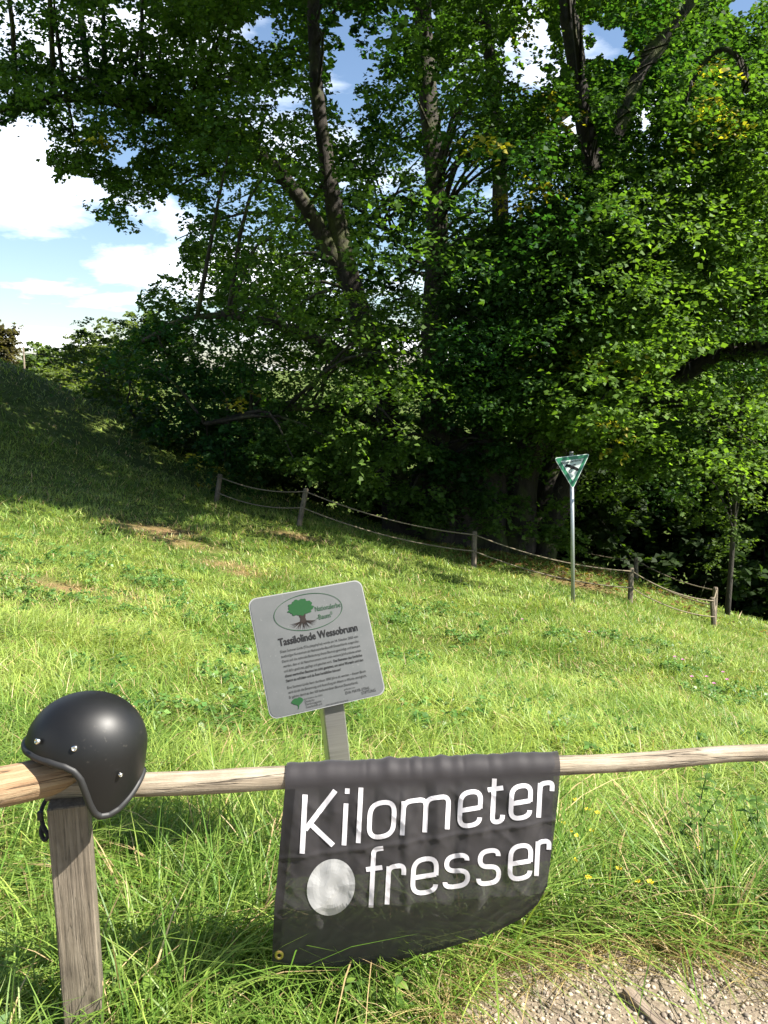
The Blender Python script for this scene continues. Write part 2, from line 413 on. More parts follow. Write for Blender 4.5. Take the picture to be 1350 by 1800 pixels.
# far mountain ridge
mxs = np.linspace(-2150, -2450+900, 60)
rows = []
for t in np.linspace(0, 1, 10):
    hgt = np.exp(-((mxs+2150+60)/150)**2)*55 + 22*vn(mxs/60, mxs*0, 4)*np.exp(-((mxs+1950)/300)**2)
    rows.append(np.stack([mxs, np.full_like(mxs, 5400+900*t), -14 + hgt*np.sin(np.pi*t)*1.3 + 12*np.sin(np.pi*t)], -1))
rows = np.array(rows)
I = np.arange(600).reshape(10, 60)
Fq = np.stack([I[:-1, :-1], I[:-1, 1:], I[1:, 1:], I[1:, :-1]], -1).reshape(-1, 4)
M_MT = simple('haze_blue_ridge', (.10, .14, .21), .95, 0, .1)  # blue of distant haze painted into the base colour
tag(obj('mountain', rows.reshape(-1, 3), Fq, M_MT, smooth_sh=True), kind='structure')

# ------------------------------------------------------------------ leaves
def gen_leaves(C, R, twigs, per, size, colr, droop=.45, colvar=.22, up=.8):
    """leafy sprays: twigs leaving each clump centre, leaves set alternately along them"""
    C = np.repeat(C, twigs, 0); R = np.repeat(R, twigs, 0); colr = np.repeat(colr, twigs, 0); n = len(C)
    a = rng.uniform(0, 2*np.pi, n); el = rng.uniform(-.30, .50, n)
    d = np.stack([np.cos(a)*np.cos(el), np.sin(a)*np.cos(el), np.sin(el)], -1)
    st = C + d*(R*rng.uniform(0, .35, n))[:, None]; st[:, 2] += rng.normal(0, .14, n)*R; ln = R*rng.uniform(.5, 1.0, n)
    t = (np.arange(per)+rng.random((n, per)))/per
    p = st[:, None]+d[:, None]*(ln[:, None]*t)[..., None]; p[..., 2] -= droop*ln[:, None]*t*t
    p += rng.normal(0, .05, p.shape)*R[:, None, None]
    side = np.cross(d, [0, 0, 1.0]); side /= np.linalg.norm(side, axis=1)[:, None]+1e-6
    sg = np.where(np.arange(per) % 2 == 0, 1, -1)[None, :, None]
    ld = d[:, None]*.55+side[:, None]*sg*.8+rng.normal(0, .35, p.shape); ld[..., 2] -= .35
    ld /= np.linalg.norm(ld, axis=-1)[..., None]
    nr = rng.normal(0, .38, p.shape); nr[..., 2] += up
    wv = np.cross(ld, nr); wv /= np.linalg.norm(wv, axis=-1)[..., None]+1e-6
    nn = np.cross(wv, ld)
    L = size*rng.uniform(.5, 1.3, p.shape[:2])[..., None]; Wd = L*.86
    q = np.stack([p, p+ld*L*.38+wv*Wd*.5+nn*L*.10, p+ld*L, p+ld*L*.38-wv*Wd*.5+nn*L*.10], 2)
    V = q.reshape(-1, 3)
    cc = colr[:, None]*np.exp(rng.normal(0, colvar, p.shape[:2]))[..., None]
    cc = np.repeat(cc.reshape(-1, 3), 4, 0)
    Fq = np.arange(len(V)).reshape(-1, 4)
    return V, Fq, np.clip(cc, .005, .8)

def join_np(parts):
    V = np.vstack([p[0] for p in parts]); o = 0; Fs = []
    for p in parts: Fs.append(p[1]+o); o += len(p[0])
    return V, np.vstack(Fs), np.vstack([p[2] for p in parts])

def in_poly(x, y, poly):
    r = np.zeros(x.shape, bool); j = len(poly)-1
    for i in range(len(poly)):
        xi, yi = poly[i]; xj, yj = poly[j]
        c = ((yi > y) != (yj > y)) & (x < (xj-xi)*(y-yi)/(yj-yi+1e-9)+xi)
        r ^= c; j = i
    return r

# ------------------------------------------------------------------ the old linden
base = P(815, 965, 22.6); base[2] = H(base[0], base[1])
LIN = thing('linden_tree', base, 'huge old multi-stemmed linden with spreading leafy crown behind the rope fence', 'tree')
def stem(pts, r0, r1, per=6, seg=12, ns=.16, seed=0, to_ground=False, power=.8):
    pp = [P(*p) for p in pts]
    if to_ground: pp[0][2] = H(pp[0][0], pp[0][1])-.3
    c = catmull(pp, per); t = np.linspace(0, 1, len(c))**power
    return c, tube(c, r0*(1-t)+r1*t, seg, ns, 1.1, seed)
limbs = []
specs = [
 ([(700, 960, 22.2), (690, 820, 22), (668, 660, 21.6), (612, 480, 21), (580, 330, 20.6), (562, 200, 20.4), (552, 50, 20.3), (545, -260, 20)], .46, .13, True),
 ([(616, 500, 21.1), (525, 345, 20.3), (430, 255, 19.6), (300, 205, 18.8), (160, 172, 18.2), (30, 186, 17.6), (-120, 215, 17.2)], .27, .06, False),
 ([(772, 970, 21.6), (768, 820, 21.4), (762, 600, 21.2), (768, 400, 21), (756, 200, 21), (742, 0, 21), (738, -330, 21)], .50, .18, True),
 ([(842, 975, 22.6), (846, 800, 23), (852, 600, 23.6), (880, 400, 24), (872, 200, 24), (850, 0, 24), (840, -250, 24)], .42, .15, True),
 ([(905, 975, 21.9), (930, 800, 22), (995, 640, 22), (1048, 450, 21.6), (1036, 260, 21.4), (1013, 100, 21.2), (992, -20, 21), (960, -260, 21)], .5, .18, True),
 ([(935, 965, 23.4), (985, 760, 23.2), (1040, 480, 22.6), (1086, 235, 22), (1130, 120, 21.8), (1205, 18, 21.4), (1290, -120, 21)], .5, .2, True),
 ([(1050, 620, 22.2), (1140, 450, 22), (1196, 220, 21.6), (1222, 135, 21.4), (1266, 88, 21), (1302, 108, 20.8), (1312, 160, 20.6)], .27, .10, False),
 ([(950, 950, 22.2), (1020, 790, 21.4), (1128, 692, 20.4), (1200, 660, 20), (1262, 626, 19.6), (1350, 616, 19), (1460, 640, 18.4)], .36, .13, True),
 ([(1195, 662, 20), (1240, 600, 20.2), (1248, 520, 20.4), (1235, 420, 20.8), (1260, 320, 21)], .15, .06, False),
 ([(668, 660, 21.6), (560, 600, 20.4), (440, 560, 19.2), (330, 560, 18.4), (250, 600, 18)], .22, .04, False),
 ([(690, 760, 22), (600, 720, 20.6), (480, 720, 19.2), (360, 745, 18.2)], .2, .04, False),
 ([(846, 600, 23.6), (760, 480, 27), (650, 380, 29), (500, 300, 30)], .13, .05, False),
 ([(872, 300, 24), (1000, 200, 27), (1150, 120, 29.5), (1300, 80, 31)], .13, .05, False),
]
for i, (pts, r0, r1, g) in enumerate(specs):
    c, (v, f) = stem(pts, r0, r1, 6, 14 if r0 > .4 else 9, .2 if r0 > .4 else .14, i, g, .55)
    limbs.append(c)
    obj('stem' if g else 'limb', v, f, M_BARK, LIN, True)
# hollow, fluted base that the stems rise from
ang = np.linspace(0, 2*np.pi, 72, endpoint=False); V = []; Fc = []
for i, t in enumerate(np.linspace(0, 1, 16)):
    h = -.6 + 3.6*t
    r = (1.65 - .6*t**.6 + .5*np.exp(-t*7))*(1+.13*np.cos(ang*7+.6)+.07*np.cos(ang*13+2)+.05*(vn(np.cos(ang)*3+4, np.sin(ang)*3+t*3, 2)-.5))
    r = r*(1-.55*smooth(.75, 1, t))
    cx_, cy_ = base[0], base[1]
    x = cx_+1.15*r*np.cos(ang); y = cy_+.8*r*np.sin(ang)
    V.append(np.stack([x, y, base[2]+h+.4*np.cos(ang*3)*t], -1))
for i in range(15):
    for j in range(72):
        k = (j+1) % 72; Fc.append((i*72+j, i*72+k, (i+1)*72+k, (i+1)*72+j))
Fc.append(tuple(15*72+j for j in range(72)))
obj('trunk', np.vstack(V), Fc, M_BARK, LIN, True)

SKY_POLY = [(-400, 205), (10, 205), (14, 250), (40, 215), (66, 205), (80, 290), (120, 305), (165, 318), (175, 345), (158, 385), (235, 392), (250, 360),
            (275, 372), (305, 330), (322, 380), (316, 470), (262, 492), (250, 520), (262, 556), (205, 590), (120, 640), (0, 660), (-400, 660)]
HOLES = [(85, 88, 26, 16), (215, 20, 22, 18), (455, 52, 40, 24), (215, 285, 26, 20), (140, 228, 20, 16), (612, 95, 24, 75), (618, 190, 14, 45), (903, 85, 20, 24), (945, 66, 22, 26), (932, 142, 24, 20), (964, 108, 10, 26), (1078, 70, 42, 40), (1310, 15, 34, 24),
         (825, 305, 12, 22), (880, 358, 26, 26), (405, 345, 14, 16), (1010, 225, 18, 22), (700, 15, 12, 14), (590, 330, 12, 20), (1150, 205, 16, 22), (365, 150, 12, 12), (505, 190, 14, 10)]
def clear_sky(p, mrg=0):
    x, y, Z = to_px(p)
    x, y = x+44*(vn(x/26, y/26, 61)-.5)+20*(vn(x/9, y/9, 62)-.5), y+44*(vn(x/26, y/26, 63)-.5)+20*(vn(x/9, y/9, 64)-.5)
    bad = in_poly(x, y, SKY_POLY)
    for hx, hy, a_, b_ in HOLES:
        bad |= ((x-hx)/(a_+mrg))**2+((y-hy)/(b_+mrg))**2 < 1
    return ~bad

cc0 = np.array([1.2, 23.0, 6.5])
def crown_pts(nn, shell=(.5, 1.0)):
    out = []
    while sum(map(len, out)) < nn:
        q = rng.normal(0, 1, (nn, 3)); q /= np.linalg.norm(q, axis=1)[:, None]
        r = rng.uniform(shell[0]**2.2, shell[1]**2.2, nn)**(1/2.2)
        w = 1+.22*(vn(q[:, 0]*2.6+9, q[:, 1]*2.6+q[:, 2]*1.9, 3)-.5)*2
        p = cc0+q*(r*w)[:, None]*np.array([11.6, 11.2, 13.0])
        g = H(p[:, 0], p[:, 1])
        low = 1.4+2.0*smooth(2.5, 6.5, np.hypot(p[:, 0]-base[0], p[:, 1]-base[1]))*0 + 1.0*vn(p[:, 0]*.5, p[:, 1]*.5, 7)
        ok = (p[:, 2]-g > low) & (p[:, 2] < 20)
        # open the space round the trunks a little and keep the meadow side of the fence clear
        ok &= ~((p[:, 2]-g < 3.0) & (p[:, 0] > .3) & (p[:, 1] < 21))
        ok &= ~((p[:, 2]-g < 2.2) & (p[:, 1] < 17.6))
        p = p[ok]; p = p[clear_sky(p, 14)]
        out.append(p)
    return np.vstack(out)[:nn]

C1 = crown_pts(5200, (.45, 1.0))
hi = C1[C1[:, 2] > 12.5]; C1 = C1[C1[:, 2] <= 12.5]; hi = hi[~((hi[:, 0] > 2.5) & (hi[:, 1] < 23))]
hi = np.vstack([hi[:520], np.array([.8, 13.2, 11.2])+np.clip(rng.normal(0, .5, (160, 3)), -1, 1)*np.array([5.5, 3.0, 2.4])])  # second group: unseen clumps added high in front to extend the crown's shadow
q = rng.normal(0, 1, (2600, 3)); q /= np.linalg.norm(q, axis=1)[:, None]; q *= (rng.uniform(.3, 1, 2600)**.5)[:, None]*(1+.5*(vn(q[:, 0]*3, q[:, 1]*3+q[:, 2]*2, 77)-.5))[:, None]
C2 = np.vstack([P(1150, 330, 17.6)+q[:900]*np.array([3.9, 3.2, 4.3]), P(960, 560, 18.6)+q[900:1300]*np.array([2.2, 1.7, 2.6])])
C2 = C2[C2[:, 2]-H(C2[:, 0], C2[:, 1]) > 2.6]; C2 = C2[clear_sky(C2, 10)]
C1 = np.vstack([C1[rng.permutation(len(C1))[:2020]], C2])
# upper-left hanging branches along the long limb, and the low right-hand sprays
ex = []
for k in range(150):
    t = rng.random(); c = limbs[1]; q = c[int((.25+.75*t)*(len(c)-1))] + rng.normal(0, 1, 3)*np.array([.8, 1.0, .75]); ex.append(q)
for (x0, y0, x1, y1, z0, z1, nn, sp) in [(330, 450, 180, 350, 18.5, 17.8, 20, .45), (290, 330, 100, 285, 18.5, 17.5, 24, .4), (270, 400, 258, 445, 18, 17.8, 5, .12), (1000, 700, 1255, 790, 19.5, 18.6, 34, .38), (940, 720, 1180, 850, 19.8, 18.8, 40, .5),
        (440, 760, 720, 830, 18.2, 18.2, 46, .5), (300, 640, 420, 820, 19.5, 18.4, 44, .6), (330, 560, 250, 600, 19, 18.6, 16, .35), (520, 780, 480, 800, 17.8, 17.6, 8, .25), (700, 780, 880, 880, 20.2, 20, 18, .4), (960, 880, 985, 960, 20.6, 20.6, 10, .3), (600, 860, 760, 880, 20, 20.5, 14, .4), (700, 790, 950, 815, 19.6, 19.6, 26, .4), (650, 880, 800, 920, 20.2, 20.2, 8, .3), (340, 420, 560, 580, 21, 23, 60, 1.0), (420, 480, 640, 620, 24, 26, 50, 1.2), (620, 60, 1330, 60, 18, 16.5, 110, 1.1), (100, 40, 560, 60, 17, 18, 60, .9), (900, 180, 1330, 300, 17, 15.5, 40, .9), (720, 880, 930, 920, 20.0, 20.0, 9, .4), (560, 280, 740, 640, 26, 27.5, 70, 1.1), (640, 200, 820, 420, 25, 26, 30, 1.0)]:
    for k in range(nn):
        t = rng.random(); ex.append(P(x0+(x1-x0)*t, y0+(y1-y0)*t, z0+(z1-z0)*t)+rng.normal(0, sp, 3)*np.array([1, 1, .6]))
ex = np.array(ex); ex = ex[clear_sky(ex, 4)]
CL = np.vstack([C1, ex])
RL = np.concatenate([rng.uniform(.5, 1.25, len(C1)), rng.uniform(.35, .7, len(ex))])
# leaf tone in random drifts; its rise to the right paints in the sunlit side
gtone = vn(CL[:, 0]*.35+3, CL[:, 2]*.35+CL[:, 1]*.2, 11)
cA = np.array([.020, .062, .017]); cB = np.array([.112, .180, .034])
colL = cA+(cB-cA)*np.clip(gtone*1.1-.1+.25*(CL[:, 0:1].ravel()-2)/12, 0, 1)[:, None]
bk = CL[:, 1] > 24.5
fr_ = CL[:, 1] < 17.5; md_ = ~bk & ~fr_
V1, F1, K1 = gen_leaves(CL[md_], RL[md_], 10, 13, .112, colL[md_])
V3, F3, K3 = gen_leaves(CL[fr_], RL[fr_], 12, 14, .094, colL[fr_]); V1 = np.vstack([V1, V3]); K1 = np.vstack([K1, K3])
V3, F3, K3 = gen_leaves(CL[bk], RL[bk], 7, 10, .165, colL[bk]); V1 = np.vstack([V1, V3]); K1 = np.vstack([K1, K3])
V3, F3, K3 = gen_leaves(hi, np.full(len(hi), 1.3), 9, 10, .30, np.tile((cA+cB)/2, (len(hi), 1)))
V1 = np.vstack([V1, V3]); K1 = np.vstack([K1, K3])
ctr = V1.reshape(-1, 4, 3).mean(1); keep = clear_sky(ctr, -4) | (rng.random(len(ctr)) < .008)
# foliage thins out along the stems that show through the crown
lx, ly, lz = to_px(ctr)
show = [(0, .48, .9, 13), (4, .56, .95, 15), (5, .52, 1.0, 16), (6, .40, 1.0, 8), (7, .48, 1.0, 13), (1, 0, .18, 12)]
for li, t0, t1, wd in show:
    c = limbs[li]; c = c[int(t0*(len(c)-1)):int(t1*(len(c)-1))+1]; qx, qy, qz = to_px(c)
    for a_ in range(len(c)):
        for fr in (0, .5):
            b_ = min(a_+1, len(c)-1); mx_, my_, mz_ = qx[a_]*(1-fr)+qx[b_]*fr, qy[a_]*(1-fr)+qy[b_]*fr, qz[a_]
            wv_ = wd*(.5+1.0*vn(my_/40, mx_/40, 66))
            keep &= ~((np.hypot(lx-mx_, ly-my_) < wv_) & (lz < mz_) & (rng.random(len(lx)) < .88))
V1 = V1.reshape(-1, 4, 3)[keep].reshape(-1, 3); K1 = K1.reshape(-1, 4, 3)[keep].reshape(-1, 3); F1 = np.arange(len(V1)).reshape(-1, 4)
tag(obj('crown', V1, F1, M_LEAF, LIN, col=K1), kind='stuff')
# autumn-yellow sprays
yl = [(420, 700, 19), (360, 805, 18.2), (1080, 750, 19), (1085, 775, 19), (905, 345, 21), (950, 330, 21), (890, 355, 21), (1265, 135, 20), (1260, 185, 20), (930, 48, 18), (940, 170, 20), (975, 215, 20), (1255, 260, 19.5), (1300, 215, 19.5),
      (860, 260, 20), (1140, 640, 19.4), (1060, 640, 20), (180, 240, 17.6), (1290, 225, 19.5), (960, 640, 20), (1230, 180, 20)]
cl_, yl2 = V1[::4], []
ux, uy, uz = to_px(cl_)
for qx_, qy_, qz_ in yl:
    near = (np.abs(ux-qx_) < 14) & (np.abs(uy-qy_) < 14)
    if near.any(): qz_ = np.percentile(uz[near], 4)-.15
    yl2 += [P(qx_+rng.normal(0, 16), qy_+rng.normal(0, 14), qz_+.1+.25*k_) for k_ in range(5)]
cy_ = np.array(yl2); ny_ = len(cy_)
V2, F2, K2 = gen_leaves(cy_, rng.uniform(.15, .4, ny_), 3, 4, .10, np.tile(np.array([[.27, .235, .035]]), (ny_, 1))*(1+.3*rng.standard_normal((ny_, 1))), .5, .25)
o = obj('autumn_leaves', V2, F2, M_LEAF, LIN, col=K2); tag(o, 'yellow and orange autumn leaves among the green', kind='stuff')
# thin branches from the limbs to the sprays
allp = np.vstack(limbs); parts = []
for q in CL[rng.permutation(len(CL))[:700]]:
    d = np.linalg.norm(allp-q, axis=1)+(allp[:, 2] > q[2]+.5)*2; j = np.argmin(d)
    if d[j] < 5.5:
        s = allp[j]; mid = (s+q)/2+np.array([0, 0, .15*d[j]])+rng.normal(0, .12, 3)
        cpt = catmull([s, mid, q], 3)
        if not clear_sky(cpt, -4).all(): continue
        parts.append(tube(cpt, np.linspace(.035+.006*d[j], .012, len(cpt)), 4, caps=False))
v, f = join(parts); tag(obj('branches', v, f, M_BARK, LIN, True), kind='stuff')

# ------------------------------------------------------------------ other trees and shrubs
def leafy(name, label, cat, bx_, by_, ctr, rad, nc, tw, per, size, c0, c1, trunk_r=.1, group=None, stems=1, rc=(.5, 1), lean=None, side_limbs=5, zmin=.3, seed=0):
    b_ = np.array([bx_, by_, float(H(bx_, by_))]); T = thing(name, b_, label, cat, group)
    ctr = np.asarray(ctr, float); rad = np.asarray(rad, float); parts = []; lp = []
    for s_ in range(stems):
        off = np.array([random.uniform(-.4, .4)*rad[0]*.4, random.uniform(-.3, .3)*rad[1]*.4, 0])*(stems > 1)
        top = ctr+off*2.5+np.array([0, 0, rad[2]*.45])
        c = catmull([b_+off*.3-np.array([0, 0, .15]), b_+off+(ctr-b_)*.5+rng.normal(0, .06, 3)*rad, ctr+off*1.6, top], 4)
        lp.append(c); parts.append(tube(c, np.linspace(trunk_r, trunk_r*.25, len(c)), 7, .12, 2, s_))
    ap = np.vstack(lp)
    for s_ in range(side_limbs):
        q = ctr+rng.normal(0, .5, 3)*rad; j = rng.integers(len(ap)//3, len(ap))
        c = catmull([ap[j], (ap[j]+q)/2+np.array([0, 0, .1*rad[2]]), q], 3); parts.append(tube(c, np.linspace(trunk_r*.4, trunk_r*.1, len(c)), 5))
    v, f = join(parts); obj('trunk', v, f, M_BARK, T, True)
    q = rng.normal(0, 1, (nc, 3)); q /= np.linalg.norm(q, axis=1)[:, None]
    r = rng.uniform(.35**2, 1, nc)**.5; w = 1+.5*(vn(q[:, 0]*2.2+bx_, q[:, 1]*2.2+q[:, 2]*2, seed)-.5)*2
    C = ctr+q*(r*w)[:, None]*rad
    C[:, 2] = np.maximum(C[:, 2], H(C[:, 0], C[:, 1])+zmin)
    k_ = clear_sky(C, 0) if rc is None else np.ones(len(C), bool); C = C[k_]
    g = vn(C[:, 0]*.8+seed, C[:, 2]*.8, seed+2)[:, None]
    V, Fq, K = gen_leaves(C, rng.uniform(.5, 1.0, len(C))*np.mean(rad)*.30, tw, per, size, np.array(c0)+(np.array(c1)-np.array(c0))*g)
    tag(obj('crown', V, Fq, M_LEAF, T, col=K), kind='stuff')
    return T
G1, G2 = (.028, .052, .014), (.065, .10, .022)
# slim young tree inside the wood edge on the right
def at(px, py, Z): return P(px, py, Z)
q = at(1302, 760, 19.0)
leafy('young_ash', 'slim young tree with thin grey trunk and airy leaves at the wood edge', 'tree', q[0], q[1], at(1300, 760, 19.0), (1.1, 1.1, 2.9), 120, 6, 11, .085, (.05, .085, .02), (.10, .145, .035), .07, side_limbs=9, zmin=1.0, seed=5)
wood = [(1150, 640, 29, 4.2, 5.5), (1330, 560, 27, 3.6, 5.5), (1010, 760, 31, 4.2, 4.5), (1250, 830, 26, 2.8, 2.6), (1420, 760, 23.5, 2.6, 3.8), (860, 760, 33, 4.5, 5.0), (1100, 880, 27, 2.6, 2.0), (1390, 350, 30, 4.5, 6.5), (1340, 930, 25, 2.0, 1.8), (980, 900, 29, 2.6, 1.8)]
for i, (px, py, Z, rr, rz) in enumerate(wood):
    c = at(px, py, Z)
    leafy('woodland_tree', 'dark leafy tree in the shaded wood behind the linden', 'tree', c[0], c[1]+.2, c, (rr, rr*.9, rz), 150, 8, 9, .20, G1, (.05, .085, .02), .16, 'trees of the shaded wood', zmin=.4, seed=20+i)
for i, px in enumerate(range(420, 1500, 76)):
    Z = (26 if px > 880 else 30)+2.5*math.sin(i*2.1); c = at(px, 985, Z); c[2] = float(H(c[0], c[1]))+1.5
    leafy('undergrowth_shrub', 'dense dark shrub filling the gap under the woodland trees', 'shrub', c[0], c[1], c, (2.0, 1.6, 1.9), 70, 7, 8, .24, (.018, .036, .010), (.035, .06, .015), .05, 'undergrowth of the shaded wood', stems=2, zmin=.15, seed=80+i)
# shrubs at the left, under the linden's skirt, behind the fence
sh = [(255, 680, 26, 2.2, 2.1), (335, 760, 24, 1.7, 1.4), (195, 660, 30, 1.7, 1.7), (420, 800, 24.5, 1.9, 1.2), (520, 800, 25, 1.8, 1.4)]
for i, (px, py, Z, rr, rz) in enumerate(sh):
    c = at(px, py, Z)
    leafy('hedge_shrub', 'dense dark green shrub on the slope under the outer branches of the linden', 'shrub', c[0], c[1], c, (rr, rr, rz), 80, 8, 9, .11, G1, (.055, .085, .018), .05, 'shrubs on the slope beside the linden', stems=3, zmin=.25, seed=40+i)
# far trees beyond the hill crest
ft = [(150, 632, 78, 2.3, 2.3, 'rounded green tree beyond the hill crest, farther from the linden than its two neighbours'), (205, 628, 74, 2.6, 2.6, 'broad pale green tree beyond the crest between two others'), (262, 612, 70, 2.6, 3.0, 'tall pale green tree beyond the crest, close to the linden'), (100, 668, 70, 1.7, 1.1, 'low green bush just over the hill crest'), (175, 690, 58, 2.0, 1.2, None), (125, 682, 60, 1.5, 1.0, None), (230, 700, 52, 2.0, 1.6, None)]
for i, (px, py, Z, rr, rz, lb) in enumerate(ft):
    c = at(px, py, Z)
    leafy('far_tree', lb or 'low pale bush in the row beyond the hill crest', 'tree' if rr > 2 else 'bush', c[0], c[1], c, (rr*1.15, rr*1.15, rz*1.2), 80, 8, 8, .30, (.07, .10, .03), (.13, .16, .05), .12, None if lb else 'low bushes beyond the crest', seed=60+i)
for i in range(7):
    c = at(48+i*23, 650-7*((i*3) % 4), 112+4*(i % 3))
    leafy('horizon_tree', 'distant soft green tree in the row on the horizon beyond the hill', 'tree', c[0], c[1], c, (2.4, 2.4, 2.3), 36, 6, 8, .5, (.06, .095, .035), (.11, .15, .05), .2, 'row of trees on the horizon', seed=90+i)
c = at(2, 606, 36)
leafy('brown_tree', 'small brownish tree on the hill crest with bare twigs above', 'tree', c[0], c[1], c, (.75, .75, 1.35), 130, 7, 9, .11, (.07, .065, .03), (.12, .10, .05), .05, side_limbs=12, seed=71)
pb = at(41, 640, 48); pbz = float(H(pb[0], pb[1])); tp = at(41, 609, 48)
v, f = tube(np.array([[pb[0], pb[1], pbz-.2], [pb[0], pb[1], (pbz+tp[2])/2], tp]), [.07, .06, .05], 8)
o = obj('utility_pole', v, f, M_FENCE, None, True, origin=(pb[0], pb[1], pbz)); tag(o, 'thin distant wooden pole rising beyond the hill crest', 'pole')

# ------------------------------------------------------------------ rope fence round the linden
fp = {'A': (378, 884, 18.0, 387, 833), 'B': (523, 923, 17.0, 538, 858), 'C': (833, 998, 17.0, 834, 934), 'D': (1108, 1062, 17.0, 1110, 998), 'E': (1257, 1105, 17.4, 1252, 1050),
      'E2': (1256, 1090, 18.0, 1258, 1032), 'F': (1119, 1040, 20.4, 1118, 980), 'G': (955, 985, 24.5, 957, 940)}
fb = P(833, 998, 17.0); fb[2] = H(fb[0], fb[1])
FEN = thing('rope_fence', fb, 'low fence of weathered wooden posts and two sagging ropes round the linden', 'fence')
tops = {}
for k_, (bx_, by_, Z, tx, ty) in fp.items():
    b_ = P(bx_, by_, Z); t_ = P(tx, ty, Z)
    b_[2] = min(b_[2], float(H(b_[0], b_[1])))-.12
    d = t_-b_; Ld = np.linalg.norm(d); d, u, w_ = basis(d); u = np.cross(np.array([0, 1, 0]), d); u /= np.linalg.norm(u); w_ = np.cross(d, u)
    rp = .055
    V = []; Fc = []
    aa = np.linspace(0, 2*np.pi, 8, endpoint=False)+.2
    for t, r in ((0, rp*1.05), (.4, rp), (.97, rp*.97), (1, rp*.78)):
        for a_ in aa: V.append(b_+d*Ld*t+(u*np.cos(a_)+w_*np.sin(a_))*r*(1+.08*math.sin(a_*3+t)))
    for i in range(3):
        for j in range(8): Fc.append((i*8+j, i*8+(j+1) % 8, (i+1)*8+(j+1) % 8, (i+1)*8+j))
    Fc.append(tuple(range(24, 32)))
    o = obj('post', V, Fc, M_FENCE, FEN)
    tops[k_] = (b_, t_, d, Ld)
def ropept(k_, fr):
    b_, t_, d, Ld = tops[k_]; return t_-d*(.06 if fr else .40)*1.0+np.array([0, -.055, 0])
for a_, b_, s_ in [('A', 'B', .12), ('B', 'C', .14), ('C', 'D', .14), ('D', 'E', .12), ('E', 'E2', .01), ('E2', 'F', .10), ('F', 'G', .14)]:
    for up_ in (1, 0):
        p0 = ropept(a_, up_); p1 = ropept(b_, up_); t = np.linspace(0, 1, 15)
        c = p0[None]*(1-t)[:, None]+p1[None]*t[:, None]; c[:, 2] -= 4*s_*t*(1-t)
        v, f = tube(c, .0125, 6); obj('rope', v, f, M_ROPE, FEN, True)

# ------------------------------------------------------------------ nature monument sign
sb = P(1008, 1062, 12.6); sb[2] = H(sb[0], sb[1]); st_ = P(1004.5, 797, 12.6)
SG = thing('nature_sign', sb, 'triangular green and white nature monument sign on a galvanised pole', 'sign')
c = np.array([sb-np.array([0, 0, .15]), (sb+st_)/2, st_]); v, f = tube(c, .030, 16); obj('pole', v, f, M_ZINC, SG, True)
v, f = tube(np.array([st_-np.array([0, 0, .005]), st_+np.array([0, 0, .028])]), .034, 12); obj('cap', v, f, M_PLATE_EDGE, SG, True)
def tri_frame():
    tl, tr, bt = [P(a, b, 12.55) for a, b in ((973.5, 804.5), (1038.5, 798), (1007, 860))]
    yaw = np.array([0, 1, 0])
    tr = tr+np.array([0, .06, 0]); tl = tl-np.array([0, .02, 0])
    return tl, tr, bt
tl, tr, bt = tri_frame(); ctr = (tl+tr+bt)/3
nrm = np.cross(tr-tl, bt-tl); nrm /= np.linalg.norm(nrm)
if nrm[1] > 0: nrm = -nrm
shift = np.array([0, (sb[1]*.1+st_[1]*.9)-.036-ctr[1], 0]); tl, tr, bt, ctr = tl+shift, tr+shift, bt+shift, ctr+shift
def tri_shape(scale, rnd, off):
    pts = [ctr+(p-ctr)*scale for p in (tl, tr, bt)]; out = []
    for i in range(3):
        p = pts[i]; a_ = pts[i-1]; b_ = pts[(i+1) % 3]
        da = (a_-p)/np.linalg.norm(a_-p); db = (b_-p)/np.linalg.norm(b_-p)
        if rnd <= 0: out.append(p); continue
        p0 = p+da*rnd; p1 = p+db*rnd
        for t in np.linspace(0, 1, 6): out.append(p0*(1-t)**2+2*p*t*(1-t)+p1*t*t)
    return np.array(out)+nrm*off
def prism(pts, th, n_):
    k_ = len(pts); V = np.vstack([pts, pts-n_*th])
    Fc = [tuple(range(k_)), tuple(range(2*k_-1, k_-1, -1))]+[(i, i+k_, (i+1) % k_+k_, (i+1) % k_) for i in range(k_)]
    return V, Fc
v, f = prism(tri_shape(1.0, .05, 0), .006, nrm); obj('plate', v, f, M_SWHITE, SG)
v, f = prism(tri_shape(.945, .045, .003), .0015, nrm); o = obj('green_border', v, f, M_SGREEN, SG)
v, f = prism(tri_shape(.64, 0, .006), .0015, nrm); o = obj('white_field', v, f, M_SWHITE, SG)
su = (tr-tl)/np.linalg.norm(tr-tl); sv = np.cross(nrm, su); sv = sv if sv[2] > 0 else -sv
SWD = np.linalg.norm(tr-tl)
# soaring bird silhouette, traced from the sign (units: sign pixels of the photo)
def sgp(x, y, off=.0085):   # zoomed sign coordinates -> sign plane
    wx = (x-622)/820*SWD; wy = (575-y)/820*SWD
    cc_ = (tl+tr)/2; mid = cc_ + (bt-cc_)*.36
    return mid+su*(wx+wy*.0)+sv*wy*.96+nrm*off
bird = [(450, 545), (475, 490), (500, 474), (560, 492), (610, 520), (640, 540), (690, 562), (740, 590), (757, 625), (735, 655), (700, 662), (690, 640), (650, 618), (612, 600), (590, 612), (580, 620), (578, 590), (560, 565), (520, 545), (490, 540)]
V = np.array([sgp(*p) for p in bird]); obj('bird_emblem', *prism(V, .0015, nrm), M_INK, SG)
c = catmull([sgp(625, 540), sgp(650, 505), sgp(690, 498), sgp(700, 510), sgp(665, 520), sgp(650, 560)], 4); v, f = tube(c, .004, 5); obj('bird_head', v, f, M_INK, SG)
